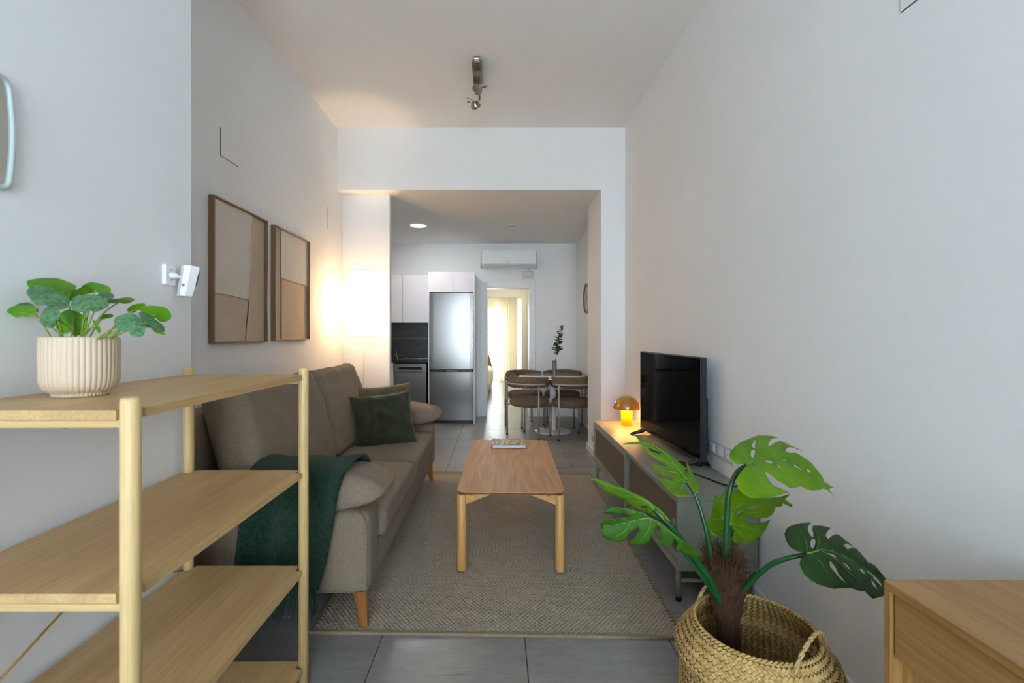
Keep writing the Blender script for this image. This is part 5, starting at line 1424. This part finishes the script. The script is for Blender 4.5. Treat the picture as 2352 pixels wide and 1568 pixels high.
# ------------------------------------------------------------------ dining table and chairs
TC = Vector((0.715, 6.06, 0))
dt = thing('dining_table', 'round white pedestal dining table in the kitchen', 'table', TC)
lathe('tabletop', [(0.0005, 0.700), (0.40, 0.704), (0.448, 0.716), (0.450, 0.722), (0.447, 0.726), (0.0005, 0.726)], TC, MT['gloss'], dt, 72)
lathe('column', [(0.052, 0.02), (0.046, 0.035), (0.043, 0.10), (0.043, 0.60), (0.050, 0.68), (0.09, 0.7005)], TC, MT['trim'], dt, 32)
lathe('foot_disc', [(0.0005, 0.0), (0.235, 0.0), (0.238, 0.006), (0.22, 0.012), (0.10, 0.022), (0.0, 0.03)], TC, MT['gloss'], dt, 56)
def make_chair():
    r = thing('dining_chair', 'x', 'chair', (0, 0, 0), 0, 'brown dining chairs round the white table')
    # local frame: chair faces +Y, centre of the seat at the origin
    v = []; f = []; n = 40; prof_ = [(0.0, 0.375), (0.18, 0.376), (0.222, 0.386), (0.240, 0.408), (0.245, 0.432), (0.236, 0.458), (0.205, 0.478), (0.12, 0.488), (0.0, 0.490)]
    so_ = lathe('seat', prof_, (0, 0, 0), MT['boucle'], r, n, local=True, wob=lambda a, z: 1.0+0.03*math.cos(2*a))
    pts = []; R = 0.252
    for k in range(25):
        a = math.radians(-90 - 108 + 216*k/24); pts.append(Vector((R*math.cos(a), R*math.sin(a)*0.98+0.01, 0.690)))
    rad = [0.040 + 0.022*math.sin(PI*min(1, max(0, (k+1.2)/26)))**0.5 for k in range(25)]
    rad[0] = rad[-1] = 0.030
    pts = [pts[0]+(pts[0]-pts[1])*0.5] + pts + [pts[-1]+(pts[-1]-pts[-2])*0.5]; rad = [0.012] + rad + [0.012]
    vv, ff = tube_geo(pts, rad, 14); 
    vv = [Vector((q.x, q.y, 0.690+(q.z-0.690)*1.18)) for q in vv]
    # flatten across
    out = []
    for i, q in enumerate(vv):
        c = pts[i//14]; d = Vector((q.x-c.x, q.y-c.y, 0)); out.append(Vector((c.x+d.x*0.62, c.y+d.y*0.62, q.z)))
    mk('backrest', out, ff, MT['boucle'], r, True, local=True)
    hp = [Vector((0.292*math.cos(math.radians(a)), 0.292*math.sin(math.radians(a))*0.98+0.01, 0.668)) for a in range(-168, -11, 6)]
    vv, ff = tube_geo(hp, 0.0115, 10); mk('back_hoop', vv, ff, MT['chairleg'], r, True, local=True)
    for a in (-150, -30):
        x, y = 0.290*math.cos(math.radians(a)), 0.290*math.sin(math.radians(a))*0.98+0.01
        tube('leg', [(x, y, 0.012), (x, y, 0.668)], 0.0115, MT['chairleg'], r, 12, local=True)
        lathe('foot_cap', [(0.0, 0.0), (0.0125, 0.0), (0.0125, 0.016)], (x, y, 0), MT['rubber'], r, 10, local=True)
    for x in (-0.205, 0.205):
        tube('leg', [(x, 0.165, 0.012), (x, 0.165, 0.41)], 0.0115, MT['chairleg'], r, 12, local=True)
        lathe('foot_cap', [(0.0, 0.0), (0.0125, 0.0), (0.0125, 0.016)], (x, 0.165, 0), MT['rubber'], r, 10, local=True)
    for s in (-1, 1):
        tube('seat_rail', [(s*0.25, -0.135, 0.385), (s*0.205, 0.165, 0.385)], 0.009, MT['chairleg'], r, 8, local=True)
    return r
ch = make_chair()
spots = [((0.385, 5.80), -42, 'brown boucle dining chair nearest the doorway, back to the viewer'),
         ((0.908, 5.735), 22, 'brown boucle dining chair nearest the right pier, back to the viewer'),
         ((0.375, 6.49), -141, 'brown boucle dining chair behind the table on the doorway side'),
         ((0.895, 6.50), 159, 'brown boucle dining chair behind the table beside the right wall')]
for k, ((x, y), a, lb) in enumerate(spots):
    o = ch if k == 0 else copy_tree(ch)
    o.location = (x, y, 0); o.rotation_euler = (0, 0, math.radians(a)); o['label'] = lb
# vase and eucalyptus
vc = Vector((0.722, 5.965, 0.726))
vs_ = thing('glass_vase', 'slim clear glass vase on the white dining table', 'vase', vc)
lathe('glass', [(0.0005, 0.0005), (0.030, 0.0005), (0.031, 0.004), (0.031, 0.21), (0.0295, 0.21), (0.0293, 0.012), (0.0005, 0.012)], vc, MT['vase'], vs_, 28)
eu = thing('eucalyptus_branch', 'green eucalyptus branch standing in the glass vase', 'branch', vc)
ep = smooth_path([vc+Vector((-0.012, 0, 0.015)), vc+Vector((0.005, 0, 0.15)), vc+Vector((0.028, 0.0, 0.30)), vc+Vector((0.055, 0.0, 0.48)), vc+Vector((0.10, 0, 0.665))], 8)
tube('stem', ep, [0.0045*(1-0.7*i/(len(ep)-1)) for i in range(len(ep))], MT['stem_l'], eu, 8)
lm = None
for k in range(64):
    t_ = 0.47+0.53*k/63; i = min(int(t_*(len(ep)-1)), len(ep)-2); c = ep[i].lerp(ep[i+1], t_*(len(ep)-1)-i)
    a = k*2.4; s = 0.036*(1.0-0.75*max(0, (t_-0.75)/0.25))*random.uniform(0.8, 1.1)*(0.6 if t_ < 0.52 else 1)
    if lm is None:
        n = 12; v = [(0, 0, 0)]+[(1.0+math.cos(b)*1.0, math.sin(b)*0.85, 0.12*math.cos(b)*math.cos(b)) for b in [PI+2*PI*q/n for q in range(n)]]
        f = [(0, 1+q, 1+(q+1) % n) for q in range(1, n)]; o = mk('leaf', v, [tuple(range(1, n+1))], MT['leaf_euc'], eu, False, local=True); lm = o.data
    else:
        o = bpy.data.objects.new('leaf', lm); COL.objects.link(o); o.parent = eu
    o.location = c - vc; o.scale = (s, s, s); o.rotation_euler = (random.uniform(-.6, .6), random.uniform(-.7, .25), a)

# ------------------------------------------------------------------ bedroom beyond the doorway
def curtain(label, x0, x1, y, z0, z1, folds, sd):
    v = []; f = []; nx, nz = folds*10, 14
    for j in range(nz+1):
        t_ = j/nz; z = z0+(z1-z0)*t_
        for i in range(nx+1):
            s = i/nx; x = x0+(x1-x0)*s + 0.02*(1-t_)*math.sin(s*5+sd)
            v.append((x, y + 0.035*math.sin(s*folds*2*PI+sd+0.6*noise.noise(Vector((s*4, t_*1.5, sd))))*(0.55+0.45*(1-t_)), z))
    for j in range(nz):
        for i in range(nx):
            a = j*(nx+1)+i; f.append((a, a+1, a+nx+2, a+nx+1))
    r = thing('curtain', label, 'curtain', ((x0+x1)/2, y, z0))
    mk('sheer_cloth', v, f, MT['sheer'], r, True)
    for k in range(folds): lathe('curtain_ring', [(0.009, -0.002), (0.011, 0), (0.009, 0.002)], (x0+(x1-x0)*(k+0.5)/folds, y, z1+0.012), MT['chrome'], r, 10)
    tube('curtain_rod', [(-1.95, y, z1+0.015), (x1+0.06, y, z1+0.015)], 0.008, MT['chrome'], r, 10)
    for x in (-1.9, x1+0.02): tube('rod_bracket', [(x, 12.499, z1+0.015), (x, y, z1+0.015)], 0.006, MT['chrome'], r, 8)
curtain('cream sheer curtain hanging in the bedroom beyond the doorway', -0.10, 0.28, 12.38, 0.012, 2.40, 6, 1.0)
bd = thing('bed', 'bed with ivory cover just visible through the doorway', 'bed', (-1.0, 10.9, 0))
slab('bed_base', (-1.75, 9.95, 0.06), (-0.16, 11.9, 0.28), 0.03, MT['creamp'], parent=bd)
def bed_fn(p, q): return Vector((p.x, p.y, p.z + 0.02*noise.noise(Vector((p.x*3, p.y*3, 1))) + (0.015*math.sin(p.y*14)*max(0, q.x-0.6) if p.z < 0 else 0)))
slab('bedcover', (-1.78, 9.92, 0.16), (-0.125, 11.93, 0.52), 0.08, MT['bedding'], 12, bed_fn, parent=bd)
for x in (-1.65, -0.26):
    for y in (10.05, 11.8): tube('leg', [(x, y, 0), (x, y, 0.09)], 0.025, MT['tbl_z'], bd, 10)
tag(pillow('bed_cushion', 0.42, 0.40, 0.14, MT['rust'], None, XF(Vector((-0.36, 11.2, 0.60)), math.radians(60), 0, math.radians(30)), 16, seed=3), 'rust coloured cushion on the bed beyond the doorway', 'cushion')
so2 = thing('bedroom_socket', 'cream double socket plate on the bedroom end wall', 'socket', (0.33, 12.5, 0.5))
box('plate', (0.27, 12.491, 0.515), (0.42, 12.4992, 0.59), MT['whitep'], so2, 0.002, 1)
for x in (0.31, 0.365, 0.385): tube('socket_hole', [(x, 12.4895, 0.553), (x, 12.492, 0.553)], 0.006, MT['gray_ink'], so2, 8)
# shrub on the terrace outside the bedroom window
struct(box('floor_terrace', (-4.0, 12.75, -0.14), (2.5, 17.0, -0.02), MT['creamp']))
struct(box('wall_terrace', (-4.0, 16.2, -0.02), (2.5, 16.4, 0.75), MT['trim']))
sr = thing('terrace_shrub', 'leafy green shrub outside the bedroom window', 'shrub', (-0.62, 14.6, -0.02))
tube('stem', [(-0.62, 14.6, -0.02), (-0.60, 14.6, 0.7), (-0.55, 14.6, 1.2)], [0.03, 0.022, 0.012], MT['fibre'], sr, 8)
v, f = [], []
for k in range(420):
    c = Vector((-0.60+random.gauss(0, .16), 14.6+random.gauss(0, .16), 1.32+random.gauss(0, .24)))
    a, b = Vector((random.gauss(0, 1), random.gauss(0, 1), random.gauss(0, 1))).normalized(), Vector((random.gauss(0, 1), random.gauss(0, 1), random.gauss(0, 1)))
    b = (b-a*b.dot(a)).normalized(); n = len(v); s = random.uniform(.03, .06)
    v += [c-a*s, c+b*s*0.45, c+a*s, c-b*s*0.45]; f.append((n, n+1, n+2, n+3))
tag(mk('foliage', v, f, MT['leaf_far'], sr), kind='stuff')
